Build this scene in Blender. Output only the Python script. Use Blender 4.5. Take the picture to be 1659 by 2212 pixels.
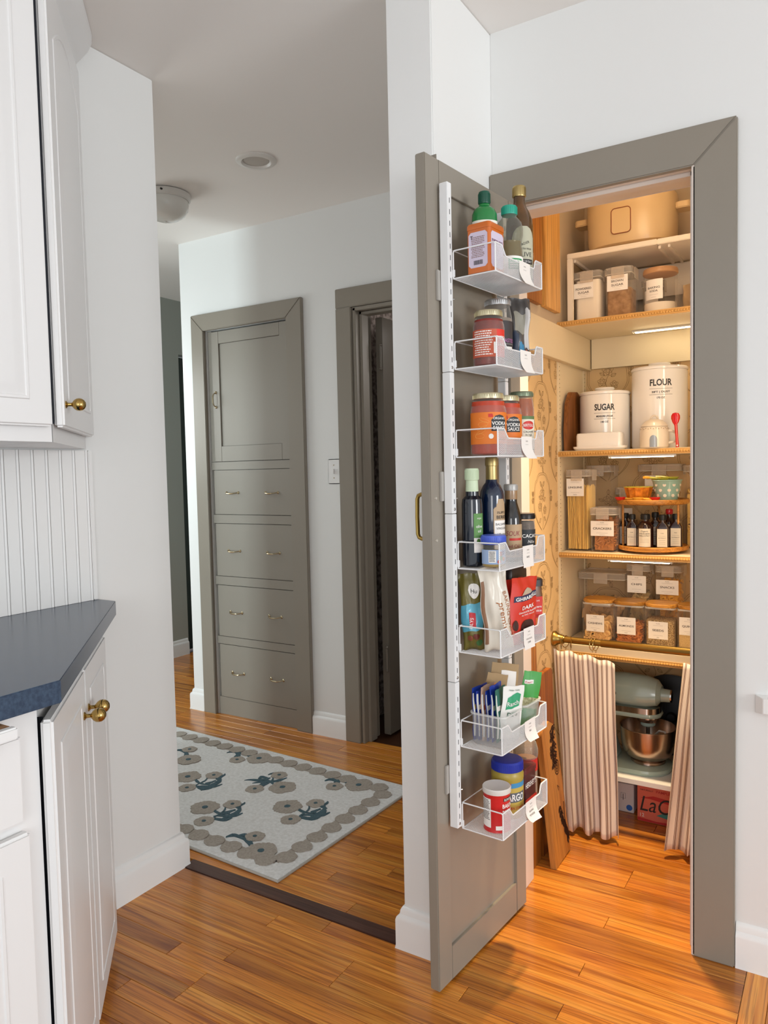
import bpy, bmesh, math, random
from mathutils import Vector, Matrix
S = bpy.context.scene
COL = S.collection
for o in list(bpy.data.objects): bpy.data.objects.remove(o)
PI = math.pi
def R(a): return math.radians(a)

# ---------------------------------------------------------------- camera
FPX, IW, IH = 1622.539, 1659.0, 2212.0
VA, VB = (-1800.0, 1075.0), (1832.0, 995.0)          # vanishing points of the two wall directions
a_ = Vector((VA[0]-IW/2, VA[1]-IH/2, FPX)); b_ = Vector((VB[0]-IW/2, VB[1]-IH/2, FPX))
dX = -a_.normalized(); dY = b_.normalized(); dY = (dY-dX*dY.dot(dX)).normalized(); dZ = dX.cross(dY)
cam = bpy.data.cameras.new('camera'); camo = bpy.data.objects.new('camera', cam); COL.objects.link(camo)
right = Vector((dX[0], dY[0], dZ[0])); down = Vector((dX[1], dY[1], dZ[1])); fwd = Vector((dX[2], dY[2], dZ[2]))
m_ = Matrix((right, -down, -fwd)).transposed().to_4x4(); m_.translation = (0, 0, 1.27)
camo.matrix_world = m_
cam.sensor_fit = 'HORIZONTAL'; cam.sensor_width = 36.0; cam.lens = FPX*36.0/IW
cam.clip_start = 0.05; cam.clip_end = 60
S.camera = camo

# ---------------------------------------------------------------- world, lights, exposure
w = bpy.data.worlds.new('daylight'); S.world = w; w.use_nodes = True
bg = w.node_tree.nodes['Background']; bg.inputs[0].default_value = (0.90, 0.95, 1.0, 1); bg.inputs[1].default_value = 0.98
def area(name, loc, target, sx, sy, power, col=(1, 1, 1)):
    l = bpy.data.lights.new(name, 'AREA'); l.shape = 'RECTANGLE'; l.size = sx; l.size_y = sy; l.energy = power; l.color = col
    o = bpy.data.objects.new(name, l); COL.objects.link(o); o.location = loc
    o.rotation_euler = (Vector(target)-Vector(loc)).to_track_quat('-Z', 'Y').to_euler(); return o
area('kitchen_window_light', (1.0, -2.6, 1.45), (-0.9, 2.0, 1.35), 1.3, 1.3, 22, (1.0, 0.99, 0.97))
area('side_fill_light', (5.5, 0.2, 1.5), (-1.4, 1.2, 1.2), 2.0, 1.6, 118, (0.97, 0.99, 1.0))  # fill added from the right to brighten the left wall, no known window
area('hall_window_light', (-3.85, -0.35, 1.05), (-2.95, 2.9, 0.85), 0.28, 1.5, 46, (0.82, 0.97, 1.0))
area('hall_end_fill_light', (-3.93, 2.25, 1.45), (-1.8, 2.2, 0.55), 0.8, 1.1, 17, (0.95, 1.0, 1.0))  # unseen fill added to brighten the hall rug, floor and ceiling
area('back_room_fill_light', (-1.04, 3.62, 1.75), (-2.0, 3.45, 1.1), 0.5, 0.8, 5.0, (1.0, 0.95, 0.92))  # unseen source added to brighten the room behind the hall door
def point(name, loc, power, col, rad=0.04):
    l = bpy.data.lights.new(name, 'POINT'); l.energy = power; l.color = col; l.shadow_soft_size = rad
    o = bpy.data.objects.new(name, l); COL.objects.link(o); o.location = loc; return o
area('pantry_ceiling_light', (-0.50, 2.28, 2.46), (-0.50, 2.28, 0.0), 0.16, 0.16, 1.0, (1.0, 0.60, 0.30))
sl = bpy.data.lights.new('pantry_downlight', 'SPOT'); sl.energy = 200; sl.color = (1.0, 0.74, 0.44); sl.spot_size = R(44); sl.spot_blend = 0.6; sl.shadow_soft_size = 0.04
so = bpy.data.objects.new('pantry_downlight', sl); COL.objects.link(so); so.location = (-0.52, 2.28, 2.46)
so.rotation_euler = (Vector((-0.55, 2.02, 0.0))-Vector(so.location)).to_track_quat('-Z', 'Y').to_euler()
area('pantry_side_fill_light', (-0.235, 2.185, 1.05), (-0.66, 2.70, 0.95), 0.05, 1.7, 3.0, (1.0, 0.78, 0.54))  # vertical fill added out of view to warm the shelves, no known fixture
S.view_settings.view_transform = 'Standard'; S.view_settings.look = 'None'
S.view_settings.exposure = 0.24; S.view_settings.gamma = 1.0; S.view_settings.use_curve_mapping = False

# ---------------------------------------------------------------- materials
def lin(c):
    if isinstance(c, str):
        c = c.lstrip('#'); c = [int(c[i:i+2], 16)/255 for i in (0, 2, 4)]
    return tuple((x/12.92 if x <= 0.04045 else ((x+0.055)/1.055)**2.4) for x in c)+(1.0,)
MAT = {}
def mat(name, col, rough=0.5, metal=0.0, var=None, bump=None, emit=0, coat=0, spec=0.5, sss=0):
    """var=(colour2, scale, contrast, stretch) noise mottling; bump=(scale, strength, distance)"""
    if name in MAT: return MAT[name]
    m = bpy.data.materials.new(name); m.use_nodes = True; nt = m.node_tree; p = nt.nodes['Principled BSDF']
    p.inputs['Base Color'].default_value = lin(col); p.inputs['Roughness'].default_value = rough; p.inputs['Metallic'].default_value = metal
    p.inputs['Specular IOR Level'].default_value = spec
    if coat: p.inputs['Coat Weight'].default_value = coat; p.inputs['Coat Roughness'].default_value = 0.08
    if emit: p.inputs['Emission Color'].default_value = lin(col); p.inputs['Emission Strength'].default_value = emit
    if var or bump:
        tc = nt.nodes.new('ShaderNodeTexCoord')
    if var:
        mp = nt.nodes.new('ShaderNodeMapping'); nt.links.new(tc.outputs['Object'], mp.inputs[0])
        mp.inputs['Scale'].default_value = var[3] if len(var) > 3 else (1, 1, 1)
        nz = nt.nodes.new('ShaderNodeTexNoise'); nz.inputs['Scale'].default_value = var[1]; nz.inputs['Detail'].default_value = 5
        nt.links.new(mp.outputs[0], nz.inputs['Vector'])
        cr = nt.nodes.new('ShaderNodeValToRGB'); k = var[2]
        cr.color_ramp.elements[0].position = 0.5-k; cr.color_ramp.elements[1].position = 0.5+k
        cr.color_ramp.elements[0].color = lin(col); cr.color_ramp.elements[1].color = lin(var[0])
        nt.links.new(nz.outputs[0], cr.inputs[0]); nt.links.new(cr.outputs[0], p.inputs['Base Color'])
    if bump:
        nb = nt.nodes.new('ShaderNodeTexNoise'); nb.inputs['Scale'].default_value = bump[0]; nb.inputs['Detail'].default_value = 4
        nt.links.new(tc.outputs['Object'], nb.inputs['Vector'])
        bp = nt.nodes.new('ShaderNodeBump'); bp.inputs['Strength'].default_value = bump[1]; bp.inputs['Distance'].default_value = bump[2] if len(bump) > 2 else 0.002
        nt.links.new(nb.outputs[0], bp.inputs['Height']); nt.links.new(bp.outputs[0], p.inputs['Normal'])
    MAT[name] = m; return m
def clear(name, tint, amount=0.16, rough=0.06):
    """thin clear plastic or glass wall: tinted see-through mixed with a glossy coat by Fresnel"""
    if name in MAT: return MAT[name]
    m = bpy.data.materials.new(name); m.use_nodes = True; nt = m.node_tree; p = nt.nodes['Principled BSDF']
    p.inputs['Base Color'].default_value = lin(tint); p.inputs['Roughness'].default_value = rough
    t = nt.nodes.new('ShaderNodeBsdfTransparent'); t.inputs[0].default_value = lin(tint)
    mx = nt.nodes.new('ShaderNodeMixShader'); lw_ = nt.nodes.new('ShaderNodeLayerWeight'); lw_.inputs[0].default_value = 0.5; fr = nt.nodes.new('ShaderNodeMath'); fr.operation = 'POWER'; fr.inputs[1].default_value = 4.0; nt.links.new(lw_.outputs['Facing'], fr.inputs[0]); fh = nt.nodes.new('ShaderNodeMath'); fh.operation = 'MULTIPLY'; fh.inputs[1].default_value = 0.6; nt.links.new(fr.outputs[0], fh.inputs[0]); fr = fh
    ad = nt.nodes.new('ShaderNodeMath'); ad.operation = 'ADD'; ad.inputs[1].default_value = amount; ad.use_clamp = True
    nt.links.new(fr.outputs[0], ad.inputs[0]); nt.links.new(ad.outputs[0], mx.inputs[0])
    nt.links.new(t.outputs[0], mx.inputs[1]); nt.links.new(p.outputs[0], mx.inputs[2])
    nt.links.new(mx.outputs[0], nt.nodes['Material Output'].inputs[0]); MAT[name] = m; return m
def wood(name, c1, c2, c3, axis='X', rough=0.35, scale=1.0, rnd=True, coat=0.0, world=False):
    if name in MAT: return MAT[name]
    m = bpy.data.materials.new(name); m.use_nodes = True; nt = m.node_tree; N = nt.nodes; Lk = nt.links; p = N['Principled BSDF']
    tc = N.new('ShaderNodeTexCoord'); oi = N.new('ShaderNodeObjectInfo')
    src = tc.outputs['Object']
    ad = N.new('ShaderNodeVectorMath'); ad.operation = 'ADD'
    mu = N.new('ShaderNodeMath'); mu.operation = 'MULTIPLY'; mu.inputs[1].default_value = 37.0 if rnd else 0.0
    Lk.new(oi.outputs['Random'], mu.inputs[0]); Lk.new(src, ad.inputs[0]); Lk.new(mu.outputs[0], ad.inputs[1])
    mp = N.new('ShaderNodeMapping'); Lk.new(ad.outputs[0], mp.inputs[0])
    st = {'X': (1.3, 26, 26), 'Y': (26, 1.3, 26), 'Z': (26, 26, 1.3)}[axis]
    mp.inputs['Scale'].default_value = tuple(v*scale for v in st)
    n1 = N.new('ShaderNodeTexNoise'); n1.inputs['Scale'].default_value = 1.0; n1.inputs['Detail'].default_value = 7; n1.inputs['Distortion'].default_value = 1.6
    Lk.new(mp.outputs[0], n1.inputs['Vector'])
    mp2 = N.new('ShaderNodeMapping'); Lk.new(ad.outputs[0], mp2.inputs[0])
    st2 = {'X': (5, 260, 260), 'Y': (260, 5, 260), 'Z': (260, 260, 5)}[axis]
    mp2.inputs['Scale'].default_value = tuple(v*scale for v in st2)
    n2 = N.new('ShaderNodeTexNoise'); n2.inputs['Scale'].default_value = 1.0; n2.inputs['Detail'].default_value = 3
    Lk.new(mp2.outputs[0], n2.inputs['Vector'])
    cr = N.new('ShaderNodeValToRGB'); e = cr.color_ramp.elements
    e[0].position = 0.31; e[0].color = lin(c3); e[1].position = 0.68; e[1].color = lin(c1)
    q = cr.color_ramp.elements.new(0.5); q.color = lin(c2)
    Lk.new(n1.outputs[0], cr.inputs[0])
    mx = N.new('ShaderNodeMix'); mx.data_type = 'RGBA'; mx.blend_type = 'MULTIPLY'; mx.inputs[0].default_value = 0.7
    gr = N.new('ShaderNodeValToRGB'); gr.color_ramp.elements[0].position = 0.36; gr.color_ramp.elements[0].color = (0.45, 0.36, 0.28, 1); gr.color_ramp.elements[1].position = 0.52; gr.color_ramp.elements[1].color = (1, 1, 1, 1)
    Lk.new(n2.outputs[0], gr.inputs[0]); Lk.new(cr.outputs[0], mx.inputs[6]); Lk.new(gr.outputs[0], mx.inputs[7])
    hs = N.new('ShaderNodeHueSaturation'); mr = N.new('ShaderNodeMapRange'); mr.inputs[3].default_value = 0.74 if rnd else 1.0; mr.inputs[4].default_value = 1.16 if rnd else 1.0
    Lk.new(oi.outputs['Random'], mr.inputs[0]); Lk.new(mr.outputs[0], hs.inputs['Value']); Lk.new(mx.outputs[2], hs.inputs['Color'])
    Lk.new(hs.outputs[0], p.inputs['Base Color']); p.inputs['Roughness'].default_value = rough
    if coat: p.inputs['Coat Weight'].default_value = coat; p.inputs['Coat Roughness'].default_value = 0.12
    bp = N.new('ShaderNodeBump'); bp.inputs['Strength'].default_value = 0.12; bp.inputs['Distance'].default_value = 0.001
    Lk.new(n2.outputs[0], bp.inputs['Height']); Lk.new(bp.outputs[0], p.inputs['Normal'])
    MAT[name] = m; return m

# ---------------------------------------------------------------- mesh helpers
class MB:
    def __init__(s): s.V = []; s.F = []; s.U = None
    def add(s, V, F, M=None):
        b = len(s.V)
        s.V += [tuple(M @ Vector(v)) if M else tuple(v) for v in V]
        s.F += [tuple(b+i for i in f) for f in F]; return s
    def box(s, x0, x1, y0, y1, z0, z1, M=None):
        V = [(x0, y0, z0), (x1, y0, z0), (x1, y1, z0), (x0, y1, z0), (x0, y0, z1), (x1, y0, z1), (x1, y1, z1), (x0, y1, z1)]
        return s.add(V, [(3, 2, 1, 0), (4, 5, 6, 7), (0, 1, 5, 4), (1, 2, 6, 5), (2, 3, 7, 6), (3, 0, 4, 7)], M)
    def loft(s, rings, cap0=True, cap1=True, M=None, closed=True):
        n = len(rings[0]); V = [v for r in rings for v in r]; F = []
        for i in range(len(rings)-1):
            for j in range(n if closed else n-1):
                k = (j+1) % n; F.append((i*n+j, i*n+k, (i+1)*n+k, (i+1)*n+j))
        if cap0: F.append(tuple(reversed(range(n))))
        if cap1: F.append(tuple((len(rings)-1)*n+j for j in range(n)))
        return s.add(V, F, M)
    def lathe(s, prof, n=28, c=(0, 0), M=None, cap0=True, cap1=True, sx=1, sy=1):
        rings = [[(c[0]+r*sx*math.cos(2*PI*j/n), c[1]+r*sy*math.sin(2*PI*j/n), z) for j in range(n)] for r, z in prof]
        return s.loft(rings, cap0, cap1, M)
    def tube(s, pts, r, n=8, closed=False, M=None):
        P = [Vector(p) for p in pts]; rings = []; N = len(P); up = None
        for i in range(N):
            if closed: t = P[(i+1) % N]-P[i-1]
            else: t = P[min(i+1, N-1)]-P[max(i-1, 0)]
            t.normalize()
            if up is None:
                up = Vector((0, 0, 1)) if abs(t.z) < 0.9 else Vector((1, 0, 0))
            a = t.cross(up)
            if a.length < 1e-4: a = t.cross(Vector((0.3, 1, 0.2)))
            a.normalize(); b = a.cross(t).normalized(); up = b
            rr = r[i] if isinstance(r, (list, tuple)) else r
            rings.append([tuple(P[i]+(a*math.cos(2*PI*j/n)+b*math.sin(2*PI*j/n))*rr) for j in range(n)])
        if closed: rings.append(rings[0])
        return s.loft(rings, not closed, not closed, M)
    def prism(s, poly, z0, z1, M=None):
        return s.loft([[(x, y, z0) for x, y in poly], [(x, y, z1) for x, y in poly]], M=M)
    def face(s, V, M=None): return s.add(V, [tuple(range(len(V)))], M)
    def grid(s, fn, nu, nv, M=None):
        V = [fn(i/nu, j/nv) for j in range(nv+1) for i in range(nu+1)]
        F = [(j*(nu+1)+i, j*(nu+1)+i+1, (j+1)*(nu+1)+i+1, (j+1)*(nu+1)+i) for j in range(nv) for i in range(nu)]
        return s.add(V, F, M)
def rr(wd, dp, r, z, n=4, cx=0, cy=0):
    r = min(r, wd/2-1e-5, dp/2-1e-5); out = []
    for qx, qy, a0 in ((1, 1, 0), (-1, 1, 90), (-1, -1, 180), (1, -1, 270)):
        for k in range(n+1):
            a = R(a0+90*k/n); out.append((cx+qx*(wd/2-r)+r*math.cos(a), cy+qy*(dp/2-r)+r*math.sin(a), z))
    return out
def mesh_of(mb, name, bevel=0, seg=2, smooth=35, merge=True, solid=0):
    bm = bmesh.new()
    vs = [bm.verts.new(v) for v in mb.V]
    for f in mb.F:
        if len(set(f)) < 3: continue
        try: bm.faces.new([vs[i] for i in f])
        except ValueError: pass
    if merge: bmesh.ops.remove_doubles(bm, verts=bm.verts, dist=1e-6)
    bmesh.ops.recalc_face_normals(bm, faces=bm.faces)
    if bevel:
        es = [e for e in bm.edges if len(e.link_faces) == 2 and e.calc_face_angle() > R(30)]
        bmesh.ops.bevel(bm, geom=es, offset=bevel, segments=seg, affect='EDGES', clamp_overlap=True)
    me = bpy.data.meshes.new(name); bm.to_mesh(me); bm.free()
    if smooth:
        for p in me.polygons: p.use_smooth = True
        me.set_sharp_from_angle(angle=R(smooth))
    return me
def obj(name, mb, m, parent=None, bevel=0, seg=2, smooth=35, loc=None, rotz=0, merge=True, label=None, kind=None):
    me = mb if isinstance(mb, bpy.types.Mesh) else mesh_of(mb, name, bevel, seg, smooth, merge)
    o = bpy.data.objects.new(name, me); COL.objects.link(o)
    if m and not me.materials: me.materials.append(m)
    if parent: o.parent = parent
    if loc: o.location = loc
    if rotz: o.rotation_euler = (0, 0, rotz)
    if label: o['label'] = label
    if kind: o['kind'] = kind
    return o
def tag(o, label, cat, group=None):
    o['label'] = label; o['category'] = cat
    if group: o['group'] = group
    return o
def thing(name, label, cat, loc=(0, 0, 0), rotz=0, group=None):
    o = bpy.data.objects.new(name, None); o.empty_display_size = 0.05; COL.objects.link(o)
    o.location = loc; o.rotation_euler = (0, 0, rotz); return tag(o, label, cat, group)
def struct(name, mb, m, parent=None, **k):
    o = obj(name, mb, m, parent, **k)
    if not parent: o['kind'] = 'structure'
    return o
def sroot(name):
    o = bpy.data.objects.new(name, None); COL.objects.link(o); o['kind'] = 'structure'; return o
# ---- lettering
_TX = {}
def tx(s, bold=0.0, shear=0.0):
    key = (s, bold, shear)
    if key in _TX: return _TX[key]
    cu = bpy.data.curves.new('lettering', 'FONT'); cu.body = s; cu.size = 1.0; cu.align_x = 'CENTER'; cu.offset = bold; cu.shear = shear
    cu.resolution_u = 3
    o = bpy.data.objects.new('lettering', cu); COL.objects.link(o)
    dg = bpy.context.evaluated_depsgraph_get(); dg.update()
    me = o.evaluated_get(dg).to_mesh()
    V = [(v.co.x, v.co.y) for v in me.vertices]; F = [tuple(p.vertices) for p in me.polygons]
    o.evaluated_get(dg).to_mesh_clear(); bpy.data.objects.remove(o); bpy.data.curves.remove(cu)
    if V:
        x0 = min(v[0] for v in V); x1 = max(v[0] for v in V); c = (x0+x1)/2; V = [(v[0]-c, v[1]) for v in V]
    _TX[key] = (V, F); return _TX[key]
def lettering(lines, fn, parent, m=None, name='lettering'):
    """lines: (text, cap size, x, z[, opts]); text '-' draws a rule of length=size; fn maps (x, z) to a local point"""
    mb = MB()
    for L in lines:
        t, sz, x, z = L[:4]; op = L[4] if len(L) > 4 else {}
        if t == '-':
            n = 8; h = op.get('h', 0.0004)
            V = [(x-sz/2+sz*i/n, z+k*h) for k in (0, 1) for i in range(n+1)]
            F = [(i, i+1, n+2+i, n+1+i) for i in range(n)]
            mb.add([fn(*v) for v in V], F); continue
        V, F = tx(t, op.get('b', 0.0), op.get('sh', 0.0)); wx = op.get('w', 1.0)
        if 'fit' in op and V:
            ww = (max(v[0] for v in V)-min(v[0] for v in V))*sz; wx = op['fit']/ww
        ca, sa = math.cos(op.get('rot', 0)), math.sin(op.get('rot', 0))
        P = [(v[0]*sz*wx, v[1]*sz) for v in V]
        mb.add([fn(x+p[0]*ca-p[1]*sa, z+p[0]*sa+p[1]*ca) for p in P], F)
    return obj(name, mb, m or INK, parent, smooth=0, merge=False)
def flat(d, axis='-Y'):
    if axis == '-Y': return lambda x, z: (x, -d, z)
    if axis == '+X': return lambda x, z: (d, x, z)
    if axis == '-X': return lambda x, z: (-d, -x, z)
    if axis == '+Z': return lambda x, z: (x, z, d)
def cyl(rad, a0=0.0):
    return lambda x, z: (rad*math.sin(x/rad+a0), -rad*math.cos(x/rad+a0), z)
def patch(fn, x0, x1, z0, z1, n=10, mb=None):
    mb = mb or MB()
    V = [fn(x0+(x1-x0)*i/n, z) for z in (z0, z1) for i in range(n+1)]
    return mb.add(V, [(i, i+1, n+2+i, n+1+i) for i in range(n)])
def pface(fn, pts, n=16):
    """fill an x-monotone outline with strips so that it follows a curved surface"""
    x0 = min(p[0] for p in pts); x1 = max(p[0] for p in pts); rows = []
    for i in range(n+1):
        x = x0+(x1-x0)*min(max(i/n, 1e-4), 1-1e-4); zs = []
        for a, b in zip(pts, pts[1:]+pts[:1]):
            if (a[0] <= x) != (b[0] <= x): zs.append(a[1]+(b[1]-a[1])*(x-a[0])/(b[0]-a[0]))
        rows.append((x, min(zs), max(zs)) if zs else None)
    mb = MB(); rows = [r for r in rows if r]
    for a, b in zip(rows, rows[1:]):
        for k in range(3):
            q = [(r[0], r[1]+(r[2]-r[1])*kk/3) for r, kk in ((a, k), (b, k), (b, k+1), (a, k+1))]
            mb.face([fn(*p) for p in q])
    return mb
def scribble(fn, x0, x1, z0, z1, rows, parent, m, seed=1, h=0.45, name='small_print'):
    rd = random.Random(seed); mb = MB(); dz = (z1-z0)/rows
    for r_ in range(rows):
        z = z1-dz*(r_+0.75); x = x0+rd.random()*0.08*(x1-x0); e = x1-rd.random()*0.18*(x1-x0)
        while x < e:
            l = (0.05+0.11*rd.random())*(x1-x0); patch(fn, x, min(x+l, e), z, z+dz*h, 2, mb); x += l+0.025*(x1-x0)
    return obj(name, mb, m, parent, smooth=0, merge=False)

# ---- palette
INK = mat('ink_black', '#2A2624', 0.6)
WHITE = mat('white_wall_paint', '#E5E5E3', 0.55, bump=(90, 0.08, 0.001))
CEIL = mat('ceiling_paint', '#F1ECE7', 0.7)
TRIMW = mat('white_trim_paint', '#EBEAE8', 0.35)
CABW = mat('white_cabinet_paint', '#E4E3E2', 0.32, bump=(60, 0.04, 0.001))
TAUPE = mat('taupe_paint', '#8F877B', 0.34, var=('#8A8276', 3, 0.3), bump=(45, 0.10, 0.001))
CREAM = mat('cream_paint', '#E3D3B4', 0.5, bump=(50, 0.08, 0.001))
BRASS = mat('polished_brass', '#B99A5B', 0.16, 1.0)
ABRASS = mat('aged_brass', '#A98C4C', 0.28, 1.0)
NICKEL = mat('old_nickel', '#B3A688', 0.25, 1.0)
STEEL = mat('brushed_steel', '#B9B4AE', 0.28, 1.0)
WIRE = mat('white_wire_coating', '#E9E9E9', 0.35)
PAPER = mat('label_paper', '#EFE9E2', 0.6)
BLACK = mat('matte_black', '#141414', 0.45)
OAK = wood('oak_floor', '#E09A40', '#CE802C', '#A45A1C', 'X', 0.30, 1.0, True, 0.35)
# ================================================================ THE SETTING
ZC = 2.487                                              # ceiling height
rnd = random.Random(7)
# ---- floor of separate oak strips
floor = struct('floor', MB().box(-4.3, 1.3, -0.9, 5.2, -0.06, -0.0115), mat('dark_subfloor', '#4A2810', 0.6))
PW = 0.057
_plank = {}
def plank_mesh(L, wd):
    k = (round(L, 2), round(wd, 3))
    if k not in _plank:
        _plank[k] = mesh_of(MB().box(0, k[0]-0.0010, 0.0004, k[1]-0.0004, -0.0115, 0.0), 'plank', bevel=0.0009, seg=1, smooth=0)
    return _plank[k]
def strip_row(x0, x1, y, wd=PW, m=OAK):
    x = x0
    L = rnd.choice([0.3, 0.45, 0.6, 0.75])
    while x < x1-0.02:
        L = min(L, x1-x)
        if x1-x-L < 0.15: L = x1-x
        obj('plank', plank_mesh(L, wd), m, floor, loc=(x, y, 0))
        x += round(L, 2); L = rnd.choice([0.45, 0.6, 0.75, 0.9, 1.05, 1.2])
y = 0.64
while y < 1.60: strip_row(-1.83, -0.205, y); y += PW             # kitchen
KY = y
while y < 2.88:                                                  # pantry and the strip before it
    strip_row(-0.86, -0.205 if y < 2.02 else 0.0, y); y += PW
y = 1.7145
strip_row(-1.83, -0.86, KY, 1.661-KY)
while y < 2.87: strip_row(-3.02, -1.0, y); y += PW               # hall
y = 1.72
for k in range(38):
    strip_row(-4.0, -3.02, y); y += PW
for k in range(12):                                              # boards laid the other way at the right wall
    o = obj('plank', plank_mesh(1.2, PW), OAK, floor, loc=(-0.2045+PW*(k+1), 0.822+0.0*(k % 3), 0.0), rotz=PI/2)
struct('trim_1', MB().box(-1.83, -0.995, 1.661, 1.714, -0.0115, 0.0025), wood('dark_threshold', '#5A3A2E', '#4A2E26', '#3A221C', 'X', 0.35), bevel=0.002)

# ---- walls and ceiling
struct('ceiling', MB().box(-4.3, 2.6, -2.6, 5.2, ZC, ZC+0.1), CEIL, smooth=0)
struct('wall_left', MB().box(-1.96, -1.835, -2.6, 1.668, 0, ZC), WHITE, bevel=0.003)
struct('wall_hall_near', MB().box(-3.04, -1.9605, 1.55, 1.667, 0, ZC), WHITE, smooth=0)
struct('wall_stub', MB().box(-0.995, -0.868, 1.668, 2.99, 0, ZC), WHITE, bevel=0.003)
BX0, BX1, DX0, DX1 = -2.84, -2.302, -1.918, -1.20                 # built-in and hall door openings
bw = MB()
for x0, x1, z0, z1 in ((-3.02, BX0, 0, ZC), (BX0, BX1, 2.012, ZC), (BX1, DX0, 0, ZC), (DX0, DX1, 2.010, ZC), (DX1, -0.9955, 0, ZC)):
    bw.box(x0, x1, 2.88, 3.0, z0, z1)
struct('wall_back', bw, WHITE, smooth=0)
struct('wall_hall_corridor', MB().box(-3.02, -2.9, 3.0005, 5.1, 0, ZC), WHITE, smooth=0)
he = MB(); he.box(-4.12, -4.0, 0.9, 3.775, 0, ZC); he.box(-4.12, -4.0, 3.775, 4.60, 2.115, ZC); he.box(-4.12, -4.0, 4.60, 5.1, 0, ZC)
struct('wall_hall_end', he, mat('hall_grey_green', '#A9AEA6', 0.6), smooth=0)
struct('wall_hall_far', MB().box(-4.0, -3.02, 5.1, 5.2, 0, ZC), WHITE, smooth=0)
OX0, OX1, OZ = -0.815, -0.334, 2.0                               # pantry opening
pw = MB(); pw.box(-0.8675, OX0-0.012, 2.025, 2.155, 0, ZC); pw.box(OX0-0.012, OX1+0.012, 2.025, 2.155, OZ+0.012, ZC); pw.box(OX1+0.012, 2.6, 2.025, 2.155, 0, ZC)
struct('wall_pantry_front', pw, WHITE, smooth=0)
JW = mat('jamb_paint', '#E2D5CA', 0.4)
jm = MB(); jm.box(OX0-0.012, OX0, 2.027, 2.153, 0, OZ); jm.box(OX1, OX1+0.012, 2.006, 2.153, 0, OZ); jm.box(OX0-0.012, OX1+0.012, 2.027, 2.153, OZ, OZ+0.012)
jm.box(OX1-0.009, OX1, 2.045, 2.075, 0, OZ); jm.box(OX0, OX1, 2.045, 2.075, OZ-0.011, OZ)
struct('trim_2', jm, JW, bevel=0.001)
struct('wall_pantry_right', MB().box(0.0, 0.1, 2.1555, 2.99, 0, ZC), WHITE, smooth=0)
PAPERW = mat('pantry_wallpaper_ground', '#D6B686', 0.7)
struct('wall_pantry_back', MB().box(-0.8675, 0.0, 2.905, 2.99, 0, ZC), PAPERW, smooth=0)
TANW = mat('pantry_tan_paint', '#C8B7A0', 0.6)
# room behind the hall door
bwall = mat('powder_room_wallpaper', '#B7A9A0', 0.7, var=('#7D7068', 34, 0.06))
br = MB(); br.box(-2.16, -2.06, 3.0005, 4.3, 0, ZC); br.box(-2.06, -1.0, 4.2, 4.3, 0, ZC); br.box(-1.0, -0.9, 3.0, 4.3, 0, ZC)
struct('wall_room_behind', br, bwall, smooth=0)

# ---- baseboards
def base_run(name, pts, m=TRIMW, h=0.112, t=0.018):
    """pts: plan polyline walked with the room on the LEFT-hand normal side"""
    prof = [(0, 0), (t+0.002, 0), (t, 0.010), (t, h*0.70), (t*0.86, h*0.77), (t*0.50, h*0.82), (t*0.42, h*0.92), (t*0.2, h*0.985), (0, h)]
    P = [Vector((p[0], p[1])) for p in pts]; rings = []
    for i, p in enumerate(P):
        ds = []
        if i > 0: ds.append((P[i]-P[i-1]).normalized())
        if i < len(P)-1: ds.append((P[i+1]-P[i]).normalized())
        ns = [Vector((-d.y, d.x)) for d in ds]
        nn = ns[0] if len(ns) == 1 else (ns[0]+ns[1])/(1+ns[0].dot(ns[1]))
        rings.append([(p.x+nn.x*a, p.y+nn.y*a, z) for a, z in prof])
    return struct(name, MB().loft(rings), m, smooth=40)
base_run('baseboard_left', [(-2.5, 1.668), (-1.835, 1.668), (-1.835, 1.395)][::-1] if False else [(-1.96, 1.668), (-1.835, 1.668), (-1.835, 1.395)][::-1][::-1])
base_run('baseboard_stub', [(-0.868, 1.98), (-0.868, 1.668), (-0.995, 1.668), (-0.995, 2.86)])
base_run('baseboard_right', [(2.5, 2.025), (-0.2295, 2.025)])
base_run('baseboard_back', [(-2.006, 2.88), (-2.204, 2.88)])
base_run('baseboard_corridor', [(-2.932, 2.88), (-3.02, 2.88), (-3.02, 4.5)])
base_run('baseboard_hall_end', [(-4.0, 3.765), (-4.0, 1.0)])

# ---- taupe casings
def casing(name, x0, x1, ztop, wd, yw, th=0.022, wl=None, wr=None, m=TAUPE, legs=True):
    """casing around an opening x0..x1, head ztop, on the wall plane y=yw facing -Y"""
    wl = wd if wl is None else wl; wr = wd if wr is None else wr
    root = sroot(name)
    def board(poly, nm):
        mb = MB(); mb.loft([[(x, yw-th, z) for x, z in poly], [(x, yw, z) for x, z in poly]]); obj(nm, mb, m, root, bevel=0.003)
    board([(x0-wl, 0), (x0, 0), (x0, ztop), (x0-wl, ztop+(wd if wl == wd else 0))], 'side_board')
    board([(x1, 0), (x1+wr, 0), (x1+wr, ztop+wd), (x1, ztop)], 'side_board')
    if wl == wd: board([(x0, ztop), (x1, ztop), (x1+wr, ztop+wd), (x0-wl, ztop+wd)], 'head_board')
    else: board([(x0-wl, ztop), (x1, ztop), (x1+wr, ztop+wd), (x0-wl, ztop+wd)], 'head_board')
    return root
casing('trim_3', OX0, OX1+0.005, 1.998, 0.095, 2.025, wl=0.0525, wr=0.098)
casing('trim_4', -2.845, -2.300, 2.012, 0.086, 2.88, wr=0.095)
casing('trim_5', -1.923, -1.195, 2.014, 0.088, 2.88, wl=0.084)
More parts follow.
